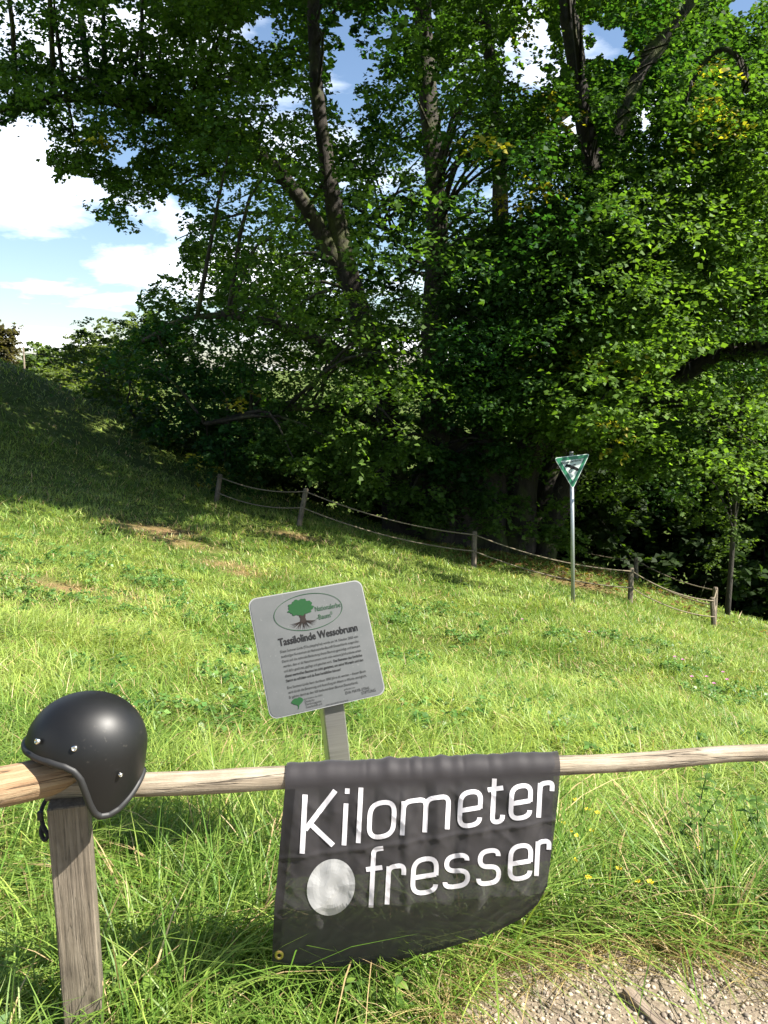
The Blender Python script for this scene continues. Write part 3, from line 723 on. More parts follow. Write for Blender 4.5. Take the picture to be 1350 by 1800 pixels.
c = catmull([sgp(580, 605), sgp(545, 620), sgp(535, 660), sgp(565, 682), sgp(598, 665), sgp(590, 640)], 4); v, f = tube(c, .003, 5); obj('bird_claw', v, f, M_INK, SG)

# ------------------------------------------------------------------ text meshes
def text_mesh(s, bold=0.0):
    cu = bpy.data.curves.new('t', 'FONT'); cu.body = s; cu.size = 1; cu.resolution_u = 2; cu.offset = bold
    to = bpy.data.objects.new('t', cu); COL.objects.link(to)
    dg = bpy.context.evaluated_depsgraph_get(); dg.update()
    me = to.evaluated_get(dg).to_mesh()
    V = np.array([v.co[:] for v in me.vertices]); Fc = [tuple(p.vertices) for p in me.polygons]
    to.evaluated_get(dg).to_mesh_clear(); bpy.data.objects.remove(to); bpy.data.curves.remove(cu)
    return V, Fc
def fit_text(s, x0, x1, yb, h=None, bold=0.0):
    """text laid from x0 to x1 on baseline yb (y up); h sets the em height, else proportional"""
    V, Fc = text_mesh(s, bold); lo, hi = V[:, 0].min(), V[:, 0].max()
    sx = (x1-x0)/(hi-lo) if x1 is not None else h
    sy = h if h is not None else sx
    return np.stack([x0+(V[:, 0]-lo)*sx, yb+V[:, 1]*sy], -1), Fc
t2, f2 = fit_text('Naturdenkmal', 398, 842, 0, 78, .01)
obj('lettering', [sgp(x, 455-y-(x-398)*.07+14) for x, y in t2], f2, M_INK, SG)

# ------------------------------------------------------------------ information board
Zb = 2.65
corn = [P(433.5, 1053, Zb), P(632.6, 1017.6, Zb*1.0475), P(680.3, 1220, Zb*1.0157), P(477, 1266.5, Zb*.9682)]
bu = (corn[1]-corn[0]+corn[2]-corn[3]); bu /= np.linalg.norm(bu)
bv = (corn[0]-corn[3]+corn[1]-corn[2]); bv -= bu*(bv@bu); bv /= np.linalg.norm(bv)
bn = np.cross(bu, bv); bc = sum(corn)/4; BS = np.linalg.norm(corn[1]-corn[0])
if bn[1] > 0: bn = -bn
def bp(x, y, off=0):  # board coordinates 0..1, y down
    return bc+bu*(x-.5)*BS+bv*(.5-y)*BS+bn*off
ptop = bp(.55, .955, -.048); pbot = ptop+np.array([.145, -.02, -1.45]); pb_ = pbot.copy(); 
gz = float(H(pbot[0], pbot[1])); tt = (gz-.1-ptop[2])/(pbot[2]-ptop[2]); pbot = ptop+(pbot-ptop)*tt
BD = thing('information_board', (pbot[0], pbot[1], gz), 'square grey metal information board tilted on a steel post behind the rail', 'sign')
R_ = .065; pts = []
for cx_, cy2, a0 in ((1-R_, R_, -90), (1-R_, 1-R_, 0), (R_, 1-R_, 90), (R_, R_, 180)):
    for a_ in np.linspace(a0, a0+90, 7): pts.append((cx_+R_*math.cos(math.radians(a_)), cy2+R_*math.sin(math.radians(a_))))
pts = pts[::-1]
def plate(sc_, off, th):
    return prism(np.array([bp(.5+(x-.5)*sc_, .5+(y-.5)*sc_, off) for x, y in pts]), th, bn)
v, f = plate(1.0, 0, .006); obj('back_plate', v, f, M_PLATE_EDGE, BD)
v, f = plate(.982, .0015, .0012); obj('face_plate', v, f, M_PLATE, BD)
d = ptop-pbot; Ld = np.linalg.norm(d); d /= Ld
pu = np.cross(d, np.array([.16, 1, 0])); pu = -pu if pu[0] < 0 else pu
pu = np.array([1, .36, 0.0]); pu -= d*(pu@d); pu /= np.linalg.norm(pu); pw = np.cross(d, pu)
ang_yaw = math.radians(6)
v, f = box((ptop+pbot)/2, pu, pw, d, .036, .028, Ld/2, .004); obj('post', v, f, M_STEEL, BD)
v, f = box(bp(.55, .86, -.026), bu, bv, bn, .04, .05, .019, .003); obj('bracket', v, f, M_STEEL, BD)
OFF = .0032
def btext(lines, m_, name='lettering'):
    V = []; Fc = []; o_ = 0
    for t2, f2 in lines:
        V += [bp(x, y, OFF) for x, y in t2]; Fc += [tuple(i+o_ for i in q) for q in f2]; o_ += len(t2)
    return obj(name, V, Fc, m_, BD)
def bline(s, x0, x1, yb, h, bold=0): 
    t2, f2 = fit_text(s, x0, x1, 0, h, bold); return np.stack([t2[:, 0], yb-t2[:, 1]], -1), f2
btext([bline('Tassilolinde Wessobrunn', .185, .875, .432, .088, .022)], M_INK, 'title_lettering')
reg = ['Diese Sommer-Linde (Tilia platyphyllos) wurde am 14. Oktober 2023 vom', 'zuständigen Kuratorium als Nationalerbe-Baum® Deutschlands ausgerufen.', 'Damit soll die nationale Bedeutung dieses Baumes gewürdigt und bewusst',
       'werden, dass er als Naturmonument noch viele weitere Jahrhunderte erlebt']
Lx0, Lx1 = .185, .865
ls = [bline(s, Lx0, Lx1, .490+i*.0405, .0295, .008) for i, s in enumerate(reg)]
ls += [bline('und dafür geschützt, gepflegt und geachtet wird.', Lx0, .595, .652, .0295, .008)]
btext(ls, M_INKG, 'paragraph_lettering'); ls = [bline('Eine Sommer-Linde kann durchaus 1000 Jahre alt werden – diesem Baum', Lx0, Lx1, .788, .0295, .008), bline('wird durch die Ernennung und Ausrufung ein Altern in Würde ermöglicht.', Lx0, Lx1, .827, .0295, .008), bline('Er gehört damit zu den 100 bedeutendsten Bäumen Deutschlands.', Lx0, .78, .866, .0295, .008)]
btext(ls, M_INKG, 'paragraph_lettering')
btext([bline('Das Betreten des Umfeldes', .61, Lx1, .652, .0295, .024), bline('dieses wertvollen Baumes ist nicht gestattet, um seine Wurzeln und den', Lx0, Lx1, .692, .0295, .024), bline('Stamm zu schützen und da Äste herabfallen können!', Lx0, .655, .732, .0295, .024)], M_INK, 'bold_lettering')
btext([bline('EVA MAYR-STIHL', .655, .87, .933, .034), bline('STIFTUNG', .79, .915, .962, .034), bline('gefördert von', .65, .745, .898, .020), bline('eine Initiative der DDG', .30, .46, .902, .020),
       bline('Deutsche', .305, .385, .926, .026), bline('Dendrologische', .305, .44, .949, .026), bline('Gesellschaft e.V.', .305, .445, .972, .026), bline('www.nationalerbe-baeume.de', .47, .665, .986, .018)], M_INKG, 'sponsor_lettering')
btext([bline('Nationalerbe', .545, .770, .205, .062, .0), bline('-Baum', .545, .665, .277, .062, .0), bline('®', .668, .688, .255, .04)], M_INKOLIVE, 'logo_lettering')
el = [(.485+.295*math.cos(a_), .195+.150*math.sin(a_)) for a_ in np.linspace(0, 2*np.pi, 64, endpoint=False)]
V = []; Fc = []
for i, (x, y) in enumerate(el):
    dx_, dy_ = x-.485, (y-.195); k_ = .003/math.hypot(dx_, dy_)
    V += [bp(x, y, OFF), bp(x+dx_*k_*1.6, y+dy_*k_*1.6, OFF)]
for i in range(64): Fc.append((2*i, 2*i+1, 2*((i+1) % 64)+1, 2*((i+1) % 64)))
obj('logo_ellipse', V, Fc, M_INKOLIVE, BD)
cr_ = []
for a_ in np.linspace(0, 2*np.pi, 72, endpoint=False):
    r = 1+.07*math.sin(a_*9)+.05*math.sin(a_*17+1); x = .425+.108*r*math.cos(a_); y = .155+.078*r*math.sin(a_)*(1 if math.sin(a_) < 0 else .75); cr_.append((x, y))
obj('logo_tree_crown', [bp(x, y, OFF) for x, y in cr_], [tuple(range(72))], M_INKGREEN, BD)
tk = [(.395, .205), (.405, .24), (.398, .262), (.375, .275), (.425, .285), (.475, .275), (.452, .262), (.448, .24), (.458, .205)]
V = [bp(x, y, OFF-.0004) for x, y in tk]; Fc = [tuple(range(len(tk)))]; o_ = len(V)
for k_ in range(17):
    a_ = math.radians(8+164*k_/16); x1_, y1_ = .425+.125*math.cos(a_), .262+.085*math.sin(a_); xw = .0035
    px_, py_ = -math.sin(a_)*xw, math.cos(a_)*xw; kx = .425+.03*math.cos(a_); ky = .268
    mx_, my_ = (kx+x1_)/2+random.uniform(-.008, .008), (ky+y1_)/2+random.uniform(-.006, .006)
    V += [bp(kx-px_, ky-py_, OFF), bp(kx+px_, ky+py_, OFF), bp(mx_+px_*.7, my_+py_*.7, OFF), bp(x1_, y1_, OFF), bp(mx_-px_*.7, my_-py_*.7, OFF)]
    Fc.append(tuple(range(o_, o_+5))); o_ += 5
obj('logo_tree_roots', V, Fc, M_INKBROWN, BD)
gk = [(.235, .975), (.243, .955), (.238, .94), (.205, .925), (.178, .905), (.195, .885), (.22, .872), (.238, .872), (.246, .88), (.256, .870), (.275, .870), (.298, .885), (.305, .905), (.285, .925), (.256, .942), (.25, .958), (.24, .978)]
obj('ginkgo_leaf_logo', [bp(.245+(x-.245)*.82, .92+(y-.925)*.86, OFF) for x, y in gk], [tuple(range(len(gk)))], M_INKGREEN, BD)

# ------------------------------------------------------------------ wooden railing in front
R0, R1 = P(82, 1389, 2.0), P(1500, 1320, 2.26)
def rail_c(t): return R0+(R1-R0)*t
def rail_at_x(x): return (x-R0[0])/(R1[0]-R0[0])
def rail_r(t): return .0305*(1-t)+.0215*t
pz = P(122, 1425, 1.99); gz = float(H(pz[0], pz[1]))
RL_ = thing('wooden_railing', (pz[0], pz[1], gz), 'weathered wooden railing with square post and round pole rails', 'railing')
def local_obj(name, v, f, m_, parent, origin, zaxis, sm=True):
    """mesh with its own frame (local z along zaxis) so that wood grain follows the piece"""
    d, u, w_ = basis(np.asarray(zaxis, float)); Rm = np.stack([u, w_, d], 1)
    if np.linalg.det(Rm) < 0: Rm[:, 0] *= -1
    lv = (np.asarray(v)-origin)@Rm
    me = new_mesh(name, lv, f, sm); me.materials.append(m_)
    o = bpy.data.objects.new(name, me); COL.objects.link(o); o.parent = parent
    M4 = Matrix.Identity(4)
    for i in range(3):
        for j in range(3): M4[i][j] = float(Rm[i, j])
    rl = root_loc(parent)
    for i in range(3): M4[i][3] = float(origin[i]-rl[i])
    o.matrix_basis = M4
    return o
tt = np.linspace(0, 1, 60); path = np.array([rail_c(t) for t in tt]); path[:, 2] += .004*np.sin(tt*9)+.003*np.sin(tt*23+1); path[:, 1] += .004*np.sin(tt*7+2)
v, f = tube(path, [rail_r(t) for t in tt], 20, .09, 6, 3)
local_obj('rail', v, f, M_RAIL, RL_, R0, R1-R0)
# second rail: coming from the left, resting on the post, its end cut slanting
A0 = P(-260, 1432, 1.62); A1 = P(170, 1347, 1.965)
tt = np.linspace(0, 1, 40); path = np.array([A0+(A1-A0)*t for t in tt]); path[:, 2] += .003*np.sin(tt*8)
v, f = tube(path, .046-.003*tt, 24, .07, 5, 9); v = np.array(v)
ax_d = (A1-A0)/np.linalg.norm(A1-A0); al = (v-A0)@ax_d; top = (v-A0)[:, 2]
Lr = np.linalg.norm(A1-A0); hgt = v[:, 2]-(A0[2]+(A1[2]-A0[2])*al/Lr); lim = Lr-.02-.11*smooth(-.01, -.05, hgt)*0-np.clip((.03-hgt), 0, .08)*1.3
ov = np.clip(al-lim, 0, None); v = v-ov[:, None]*ax_d
o = local_obj('rail', v, f, M_RAIL2, RL_, A0, A1-A0); o['label'] = 'thicker orange-brown rail resting on the post under the helmet'
# square post
pt = P(121, 1403, 1.99); pbt = np.array([pt[0]+.004, pt[1], gz-.2])
d = pt-pbt; Ld = np.linalg.norm(d); d /= Ld
pu = np.array([1, .27, 0]); pu -= d*(pu@d); pu /= np.linalg.norm(pu); pw = np.cross(d, pu)
v, f = box((pt+pbt)/2, pu, pw, d, .045, .045, Ld/2, .003); local_obj('post', v, f, M_POST, RL_, pbt, d, False)

# ------------------------------------------------------------------ the black banner over the rail
def ray(px, py):
    d = P(px, py, 1.0)-np.array([0, 0, CAM_Z]); return d
def yfront(x): t = rail_at_x(x); c = rail_c(t); return c[1]-rail_r(t)*1.10-.007
def wr(x, z, ztop):
    s = np.maximum(ztop-z, 0)
    w1 = .007*np.sin(x*34+1.2+2.2*np.sin(x*7))*np.exp(-s*4.5)
    w2 = .006*(vn(x*16, s*4.5, 21)-.5)+.0045*(vn(x*38, s*13, 22)-.5)
    w3 = -.016*np.sin(np.pi*np.clip(s/.45, 0, 1))*np.sin(x*5+.6)
    cre = -.003*np.exp(-((x-.052-.02*s)/.012)**2)
    hc = .003*np.exp(-((s-.155+.09*(x-.1))/.006)**2)
    prof = -.018*np.sin(np.pi*np.clip(s/.50, 0, 1)) + .30*np.clip(s-.33, 0, 1)
    fold = .005*np.sin(x*62+6*vn(x*5, s*3, 24))*smooth(.02, .3, s)
    rg = lambda q: np.abs(2*q-1)
    rid = .007*rg(vn(x*20+2*vn(x*6, s*5, 31), s*7+3, 32))*np.exp(-s*6)+.0028*rg(vn(x*30+s*22, s*16-x*9, 33))+.0022*rg(vn(x*24-s*26, s*11+x*12, 34))
    return rid-np.abs(w1)*.9+w2*1.1+w3*.5+cre-hc+prof*(.75+.5*vn(x*4, s*0, 25))+fold*.2
def flag_pt(px, py, off=0.0):
    d = ray(px, py); x = -.1
    k_ = yfront(x)/d[1]
    for _ in range(10):
        x, z = d[0]*k_, CAM_Z+d[2]*k_; zt = rail_c(rail_at_x(x))[2]; s = max(zt-z, 0)
        k_ = .5*k_+.5*(yfront(x)+float(wr(x, z, zt))*float(smooth(0, .055, s)))/d[1]
    p = np.array([0, 0, CAM_Z])+d*k_
    p[1] -= off
    return p
botx = [478, 520, 600, 690, 780, 860, 915, 945, 962]; boty = [1690, 1699, 1698, 1690, 1668, 1644, 1616, 1590, 1556]
def bot(u): 
    q = u*(len(botx)-1); return np.interp(q, range(len(botx)), botx), np.interp(q, range(len(boty)), boty)
xL, xR = flag_pt(501, 1372)[0], flag_pt(985, 1350)[0]
NU, NV, NA, NB = 190, 120, 11, 12
fr0 = flag_pt(501, 1372)
FL = thing('banner', (float(rail_c(.35)[0]), float(rail_c(.35)[1]), float(rail_c(.35)[2])), 'black fabric banner with white lettering hung over the wooden rail', 'banner')
grid = []
us = np.linspace(0, 1, NU)
us2 = np.interp(us, np.linspace(0, 1, len(botx)), np.linspace(0, 1, len(botx)))
for i, u in enumerate(us):
    x0 = xL+(xR-xL)*u; t = rail_at_x(x0); c = rail_c(t); r = rail_r(t)*1.10+.007
    colv = []
    sag = .006*(float(vn(x0*45, 3.3, 28))-.3)+.003*math.sin(x0*34+1.2+2.2*math.sin(x0*7))
    for k_ in range(NB):                               # back, hanging behind the rail
        h = .30*(1-k_/NB); colv.append(np.array([x0+.012*h*math.sin(u*9), c[1]+r+.004+.006*math.sin(x0*30)*h*4, c[2]-h]))
    for k_ in range(NA):                               # over the rail
        a_ = math.pi*(1-k_/(NA-1)); rr = r+abs(sag)*math.sin(a_); colv.append(np.array([x0, c[1]+rr*math.cos(math.pi-a_), c[2]+rr*math.sin(a_)]))
    bxp, byp = bot(u); pb_ = flag_pt(bxp, byp)
    for k_ in range(1, NV+1):                          # front
        s = k_/NV; x = x0+(pb_[0]-x0)*s; z = c[2]+(pb_[2]-c[2])*s
        y0 = yfront(x); w_ = float(wr(x, z, c[2])); colv.append(np.array([x, y0+w_*smooth(0, .055, c[2]-z), z]))
    grid.append(colv)
G = np.array(grid); NT = G.shape[1]
Iq = np.arange(NU*NT).reshape(NU, NT)
Fq = np.stack([Iq[:-1, :-1], Iq[1:, :-1], Iq[1:, 1:], Iq[:-1, 1:]], -1).reshape(-1, 4)
obj('cloth', G.reshape(-1, 3), Fq, M_FLAG, FL, True)
# hems: folded double cloth along the left edge and the bottom edge
def strip(i0, i1, j0, j1, off):
    S = G[i0:i1, j0:j1].copy(); S[..., 1] -= off; a_, b_ = S.shape[:2]; II = np.arange(a_*b_).reshape(a_, b_)
    return S.reshape(-1, 3), np.stack([II[:-1, :-1], II[1:, :-1], II[1:, 1:], II[:-1, 1:]], -1).reshape(-1, 4)
v, f = strip(0, 8, NB+NA+1, NT, .0012); o = obj('side_hem', v, f, M_FLAGHEM, FL, True)
v, f = strip(7, NU, NT-4, NT, .0012); obj('bottom_hem', v, f, M_FLAGHEM, FL, True)
# lettering as rounded strokes
def round_poly(p, r, closed=False):
    p = [np.array(q, float) for q in p]; out = []; n_ = len(p)
    for i in range(n_):
        if not closed and i in (0, n_-1): out.append(p[i]); continue
        a_, b_, c_ = p[i-1], p[i], p[(i+1) % n_]
        la, lc = np.linalg.norm(a_-b_), np.linalg.norm(c_-b_); ra = min(r, la*.5 if (closed or i > 1) else la*.95); rc_ = min(r, lc*.5 if (closed or i < n_-2) else lc*.95)
        p0 = b_+(a_-b_)/la*ra; p1 = b_+(c_-b_)/lc*rc_
        for t in np.linspace(0, 1, 8):
            k_ = .22    # squarish super-elliptic corner
            out.append(p0*(1-t)**2+2*(b_)*t*(1-t)+p1*t*t)
    if closed: out.append(out[0])
    return np.array(out)
def densify(p, step):
    o_ = [p[0]]
    for a_, b_ in zip(p[:-1], p[1:]):
        n_ = max(1, int(np.linalg.norm(b_-a_)/step))
        for k_ in range(1, n_+1): o_.append(a_+(b_-a_)*k_/n_)
    return np.array(o_)
def ribbon(p, w, closed=False):
    p = densify(p, 5)
    if closed:
        T = np.roll(p[:-1], -1, 0)-np.roll(p[:-1], 1, 0); T = np.vstack([T, T[:1]])
    else: T = np.gradient(p, axis=0)
    T /= np.linalg.norm(T, axis=1)[:, None]+1e-9
    Nn = np.stack([-T[:, 1], T[:, 0]], -1)
    rows = [p+Nn*w*k_ for k_ in (-.5, -.17, .17, .5)]
    V = np.stack(rows, 1).reshape(-1, 2); Fc = []
    for i in range(len(p)-1):
        for k_ in range(3): Fc.append((i*4+k_, i*4+k_+1, (i+1)*4+k_+1, (i+1)*4+k_))
    return V, Fc
GL = {
 'K': [([(0, 0), (0, 1)], 0), ([(.98, 0), (.06, .60)], 0), ([(.20, .50), (1, .93)], 0)],
 'i': [([(0, .22), (0, 1)], 0), ([(.1, -.06), (.1, .04)], 0)], 'l': [([(0, 0), (0, 1)], 0)],
 'o': [([(0, 0), (1, 0), (1, 1), (0, 1)], .42, True)],
 'm': [([(0, 0), (0, 1)], 0), ([(0, .5), (0, 0.02), (.5, 0.02), (.5, 1)], .22), ([(.5, .5), (.5, 0.02), (1, 0.02), (1, 1)], .22)],
 'e': [([(.03, .52), (1, .50)], 0), ([(1, .53), (1, 0), (0, 0), (0, 1), (1, 1), (1, .80)], .42)],
 't': [([(.38, -.05), (.38, 1), (1, 1), (1, .85)], .28), ([(0, .2), (.95, .2)], 0)],
 'r': [([(0, 0), (0, 1)], 0), ([(0, .45), (0, .02), (1, .02), (1, .28)], .34)],
 'f': [([(1, .0), (.42, 0), (.42, 1)], .25), ([(0, .33), (1, .33)], 0)],
 's': [([(.93, .2), (.93, 0), (0.03, 0), (.03, .46), (1, .53), (1, 1), (0, 1), (0, .82)], .36)]}
letters = [('K', 163, 300, 236, 500, .0), ('i', 349, 352, 232, 472, 0), ('l', 413, 416, 214, 462, 0), ('o', 458, 566, 281, 434, 0), ('m', 608, 808, 262, 414, 0), ('e', 863, 952, 233, 384, 0), ('t', 984, 1056, 182, 369, 0), ('e', 1092, 1176, 206, 350, 0), ('r', 1218, 1272, 190, 344, 0),
           ('f', 440, 512, 490, 750, 0), ('r', 540, 608, 562, 732, 0), ('e', 653, 755, 533, 684, 0), ('s', 798, 898, 518, 656, 0), ('s', 948, 1037, 496, 642, 0), ('e', 1088, 1177, 474, 621, 0), ('r', 1208, 1258, 452, 606, 0)]
zk = 530/1350
def place_letters(sel, name):
    V = []; Fc = []; o_ = 0
    for ch, x0, x1, y0, y1, _ in sel:
        w_, h_ = x1-x0, y1-y0
        for st in GL[ch]:
            cl = len(st) > 2
            q = np.array([(x0+a_*max(w_, 30 if ch == 'i' else 1), y0+b_*h_) for a_, b_ in st[0]], float)
            q = round_poly(q, st[1]*min(max(w_*1.15, 40), h_), cl) if st[1] > 0 else q
            sl = -.135
            q[:, 1] += (q[:, 0]-(x0+w_/2))*sl
            q[:, 0] -= (q[:, 1]-(y0+y1)/2)*.05
            v2, f2 = ribbon(q, 21 if ch != 'K' else 23, cl)
            for x, y in v2: V.append(flag_pt(470+x*zk, 1300+y*zk, .0014))
            Fc += [tuple(i+o_ for i in g_) for g_ in f2]; o_ += len(v2)
    return obj(name, V, Fc, M_FLAGW, FL)
for L_ in letters: place_letters([L_], 'letter')
# plain disc in place of the printed figure
V = []; Fc = []
for ir, rr in enumerate(np.linspace(0, 1, 9)):
    for a_ in np.linspace(0, 2*np.pi, 48, endpoint=False): V.append(flag_pt(470+zk*(285+rr*108*math.cos(a_)), 1300+zk*(660+rr*126*math.sin(a_)-.13*rr*108*math.cos(a_)), .0014))
for i in range(8):
    for j in range(48): Fc.append((i*48+j, i*48+(j+1) % 48, (i+1)*48+(j+1) % 48, (i+1)*48+j))
obj('printed_disc', V, Fc, M_FLAGG, FL)
# eyelet
V = []; Fc = []; e0 = (491, 1678); na = 24
for r, off in ((3.2, .003), (4.4, .006), (6.5, .006), (8.3, .0025)):
    for a_ in np.linspace(0, 2*np.pi, na, endpoint=False): V.append(flag_pt(e0[0]+r*math.cos(a_), e0[1]+r*math.sin(a_), off))
for i in range(3):
    for j in range(na): Fc.append((i*na+j, i*na+(j+1) % na, (i+1)*na+(j+1) % na, (i+1)*na+j))
obj('eyelet', V, Fc, M_BRASS, FL, True)

# ------------------------------------------------------------------ open-face helmet on the railing
HC = P(153, 1312, 1.93)            # centre of the dome
HM = thing('open_face_helmet', HC, 'matte black open-face motorcycle helmet resting on the railing post', 'helmet')
LX, LY, LZ = .137, .118, .128       # half length (front to back), half width, dome height
yaw = math.radians(14); roll = math.radians(3); hp = math.radians(2)
fw = np.array([-math.cos(yaw), -math.sin(yaw), 0]); sd_ = np.array([math.sin(yaw), -math.cos(yaw), 0])
upv = np.array([0, 0, 1.0])
fw = fw*math.cos(hp)-upv*math.sin(hp); upv = np.cross(sd_, fw); upv = upv if upv[2] > 0 else -upv
phis = np.linspace(-math.pi, math.pi, 193)[:-1]
def rim_z(ph):    # height of the rim against the dome's equator
    a_ = np.degrees(abs(ph))
    return -np.interp(a_, [0, 35, 60, 75, 83, 88, 91, 94, 98, 104, 114, 128, 145, 160, 180], [-.030, -.027, -.020, -.010, .002, .022, .056, .092, .116, .128, .132, .126, .108, .090, .078])
def shell_pt(ph, s, k_=1.0):
    """s 0 at the crown, 1 at the rim; k_ scales the shell"""
    zr = float(rim_z(ph)); Wm = 1-math.asin(zr/LZ)/(math.pi/2) if zr > 0 else 1-zr/.2
    w_ = s*Wm
    if w_ < 1: el_ = (1-w_)*math.pi/2; ch, z = max(math.cos(el_), 0)**.94, math.sin(el_)*LZ
    else: z = -(w_-1)*.2; q = -z/.135; ch = 1-.16*q*q-.01*q
    x = math.cos(ph)*LX*ch*k_; y = math.sin(ph)*LY*ch*k_
    if x < 0: x *= 1.0-.10*np.clip(-z/.13, 0, 1)
    return HC+fw*x+sd_*y+upv*(z*k_ if z > 0 else z)
ss = np.concatenate([np.linspace(0, .6, 22), np.linspace(.6, 1, 14)[1:]])
def shell(k_):
    V = [[shell_pt(ph, s, k_) for ph in phis] for s in ss]; V = np.array(V).reshape(-1, 3); Fc = []
    m_ = len(phis)
    for i in range(len(ss)-1):
        for j in range(m_):
            a_, b_ = i*m_+j, i*m_+(j+1) % m_
            Fc.append((a_, b_, b_+m_, a_+m_))
    return V, Fc
v, f = shell(1.0); obj('shell', v, f, M_HELM, HM, True)
v, f = shell(.93); obj('lining', v, f, M_LINER, HM, True)
rim = np.array([shell_pt(ph, 1.0, .985) for ph in phis]); rim = np.vstack([rim, rim[:1]])
v, f = tube(rim, .0085, 8, caps=False); obj('edge_trim', v, f, M_RUBBER, HM, True)
def snap(px, py, r=.0068):
    d = ray(px, py); best = None; o_ = np.array([0, 0, CAM_Z])
    vv = v_shell; rel = vv-o_; dn = d/np.linalg.norm(d); t = rel@dn; dist = np.linalg.norm(rel-t[:, None]*dn, axis=1)
    cand = np.where(dist < .012)[0]; j = cand[np.argmin(t[cand])]; p = vv[j]+ (dn*t[j]+o_-vv[j])*.9
    nrm_ = (p-HC); nrm_[2] *= .6; nrm_ /= np.linalg.norm(nrm_); dd, u, w_ = basis(nrm_); V = []; Fc = []
    prof = [(r, -.002), (r, .0025), (r*.8, .0045), (r*.45, .005), (r*.4, .0035), (.0005, .0035)]
    for rr, h in prof:
        for a_ in np.linspace(0, 2*np.pi, 16, endpoint=False): V.append(p+nrm_*h+(u*math.cos(a_)+w_*math.sin(a_))*rr)
    for i in range(len(prof)-1):
        for j in range(16): Fc.append((i*16+j, i*16+(j+1) % 16, (i+1)*16+(j+1) % 16, (i+1)*16+j))
    obj('snap_button', V, Fc, M_CHROME, HM, True)
v_shell = shell(1.0)[0]
snap(65, 1303); snap(130, 1316); snap(212, 1362, .005)
# chin strap hanging behind the post
c = catmull([P(150, 1372, 1.99)*1, P(100, 1390, 2.06), P(80, 1408, 2.06), P(72, 1430, 2.05), P(76, 1452, 2.05), P(84, 1468, 2.05), P(78, 1476, 2.05), P(72, 1462, 2.055), P(76, 1446, 2.06)], 5)
v, f = tube(c, .005, 6, .2, 30); obj('chin_strap', v, f, M_STRAP, HM, True)
v, f = box(P(71, 1434, 2.045), EX, EY, EZ, .007, .005, .012, .002); obj('strap_buckle', v, f, M_RUBBER, HM)

# ------------------------------------------------------------------ grass
def blades(x, y, h, w, lean, az, curv, col, segs=3, tipcol=None):
    n_ = len(x); z = H(x, y)-.01
    t = np.linspace(0, 1, segs+1)
    dx_, dy_ = np.cos(az), np.sin(az)
    fx = (lean[:, None]*t+curv[:, None]*t*t)*h[:, None]
    hz = h[:, None]*(t-.55*np.minimum(curv, 1.2)[:, None]*t*t*t)*np.sqrt(np.maximum(1-.25*lean[:, None]**2, .2))
    cxp = x[:, None]+dx_[:, None]*fx; cyp = y[:, None]+dy_[:, None]*fx; czp = z[:, None]+hz
    tw = az+np.pi/2+rng.normal(0, .6, n_)
    wx = np.cos(tw)[:, None]*w[:, None]*.5*(1-.55*t**1.5); wy = np.sin(tw)[:, None]*w[:, None]*.5*(1-.55*t**1.5)
    Lp = np.stack([cxp-wx, cyp-wy, czp], -1)[:, :-1]; Rp = np.stack([cxp+wx, cyp+wy, czp], -1)[:, :-1]
    tip = np.stack([cxp, cyp, czp], -1)[:, -1:]
    V = np.concatenate([np.stack([Lp, Rp], 2).reshape(n_, -1, 3), tip], 1)
    k_ = 2*segs+1; base_i = np.arange(n_)[:, None]*k_
    tr = []
    for s in range(segs-1):
        a_ = 2*s; tr += [(a_, a_+1, a_+3), (a_, a_+3, a_+2)]
    tr.append((2*segs-2, 2*segs-1, 2*segs))
    Fc = (np.array(tr)[None]+base_i[:, None]).reshape(-1, 3)
    K = np.repeat(col, k_, 0)
    return V.reshape(-1, 3), Fc, K
dry_spots = [(270, 930, .5), (310, 952, .4), (105, 1030, .22), (215, 1052, .16), (525, 945, .4), (430, 1010, .25), (1010, 1025, .6), (400, 995, .3)]
dry = [(ground_hit(a_, b_), r) for a_, b_, r in dry_spots]
def dryness(x, y):
    d = np.zeros(len(x))
    for p, r in dry: d = np.maximum(d, np.exp(-(((x-p[0])/(r*1.2))**2+((y-p[1])/(r*.8))**2)))
    return np.clip(d*(.5+1.3*vn(x*2.5, y*2.5, 31)), 0, 1)
md = bpy.data.objects['meadow'].data; mc = np.empty(len(md.vertices)*3); md.vertices.foreach_get('co', mc); mc = mc.reshape(-1, 3)
at_ = md.color_attributes.new('Dry', 'FLOAT_COLOR', 'POINT'); dv = np.ones((len(mc), 4), np.float32); dv[:, :3] = np.clip(dryness(mc[:, 0], mc[:, 1])*.8, 0, .8)[:, None]; at_.data.foreach_set('color', dv.ravel())
def field(n_, r0, r1, halfang=.62):
    r = np.sqrt(rng.uniform(r0*r0, r1*r1, n_)); a_ = rng.uniform(-halfang, halfang, n_)
    return r*np.sin(a_), r*np.cos(a_)
def grass_cols(x, y, n_):
    g = vn(x*.9, y*.9, 41)*.5+vn(x*3.2, y*3.2, 42)*.5
    A = np.array([.098, .195, .026]); B = np.array([.36, .445, .10])
    c = A+(B-A)*np.clip(g*1.3-.2+rng.normal(0, .28, n_), 0, 1)[:, None]
    st = rng.random(n_) < (.055+.9*np.clip(dryness(x, y), 0, 1)+.08*(vn(x*1.7, y*1.7, 44) > .66))
    c[st] = np.array([.46, .34, .18])*np.exp(rng.normal(0, .22, st.sum()))[:, None]
    return c*np.exp(rng.normal(0, .16, n_))[:, None]
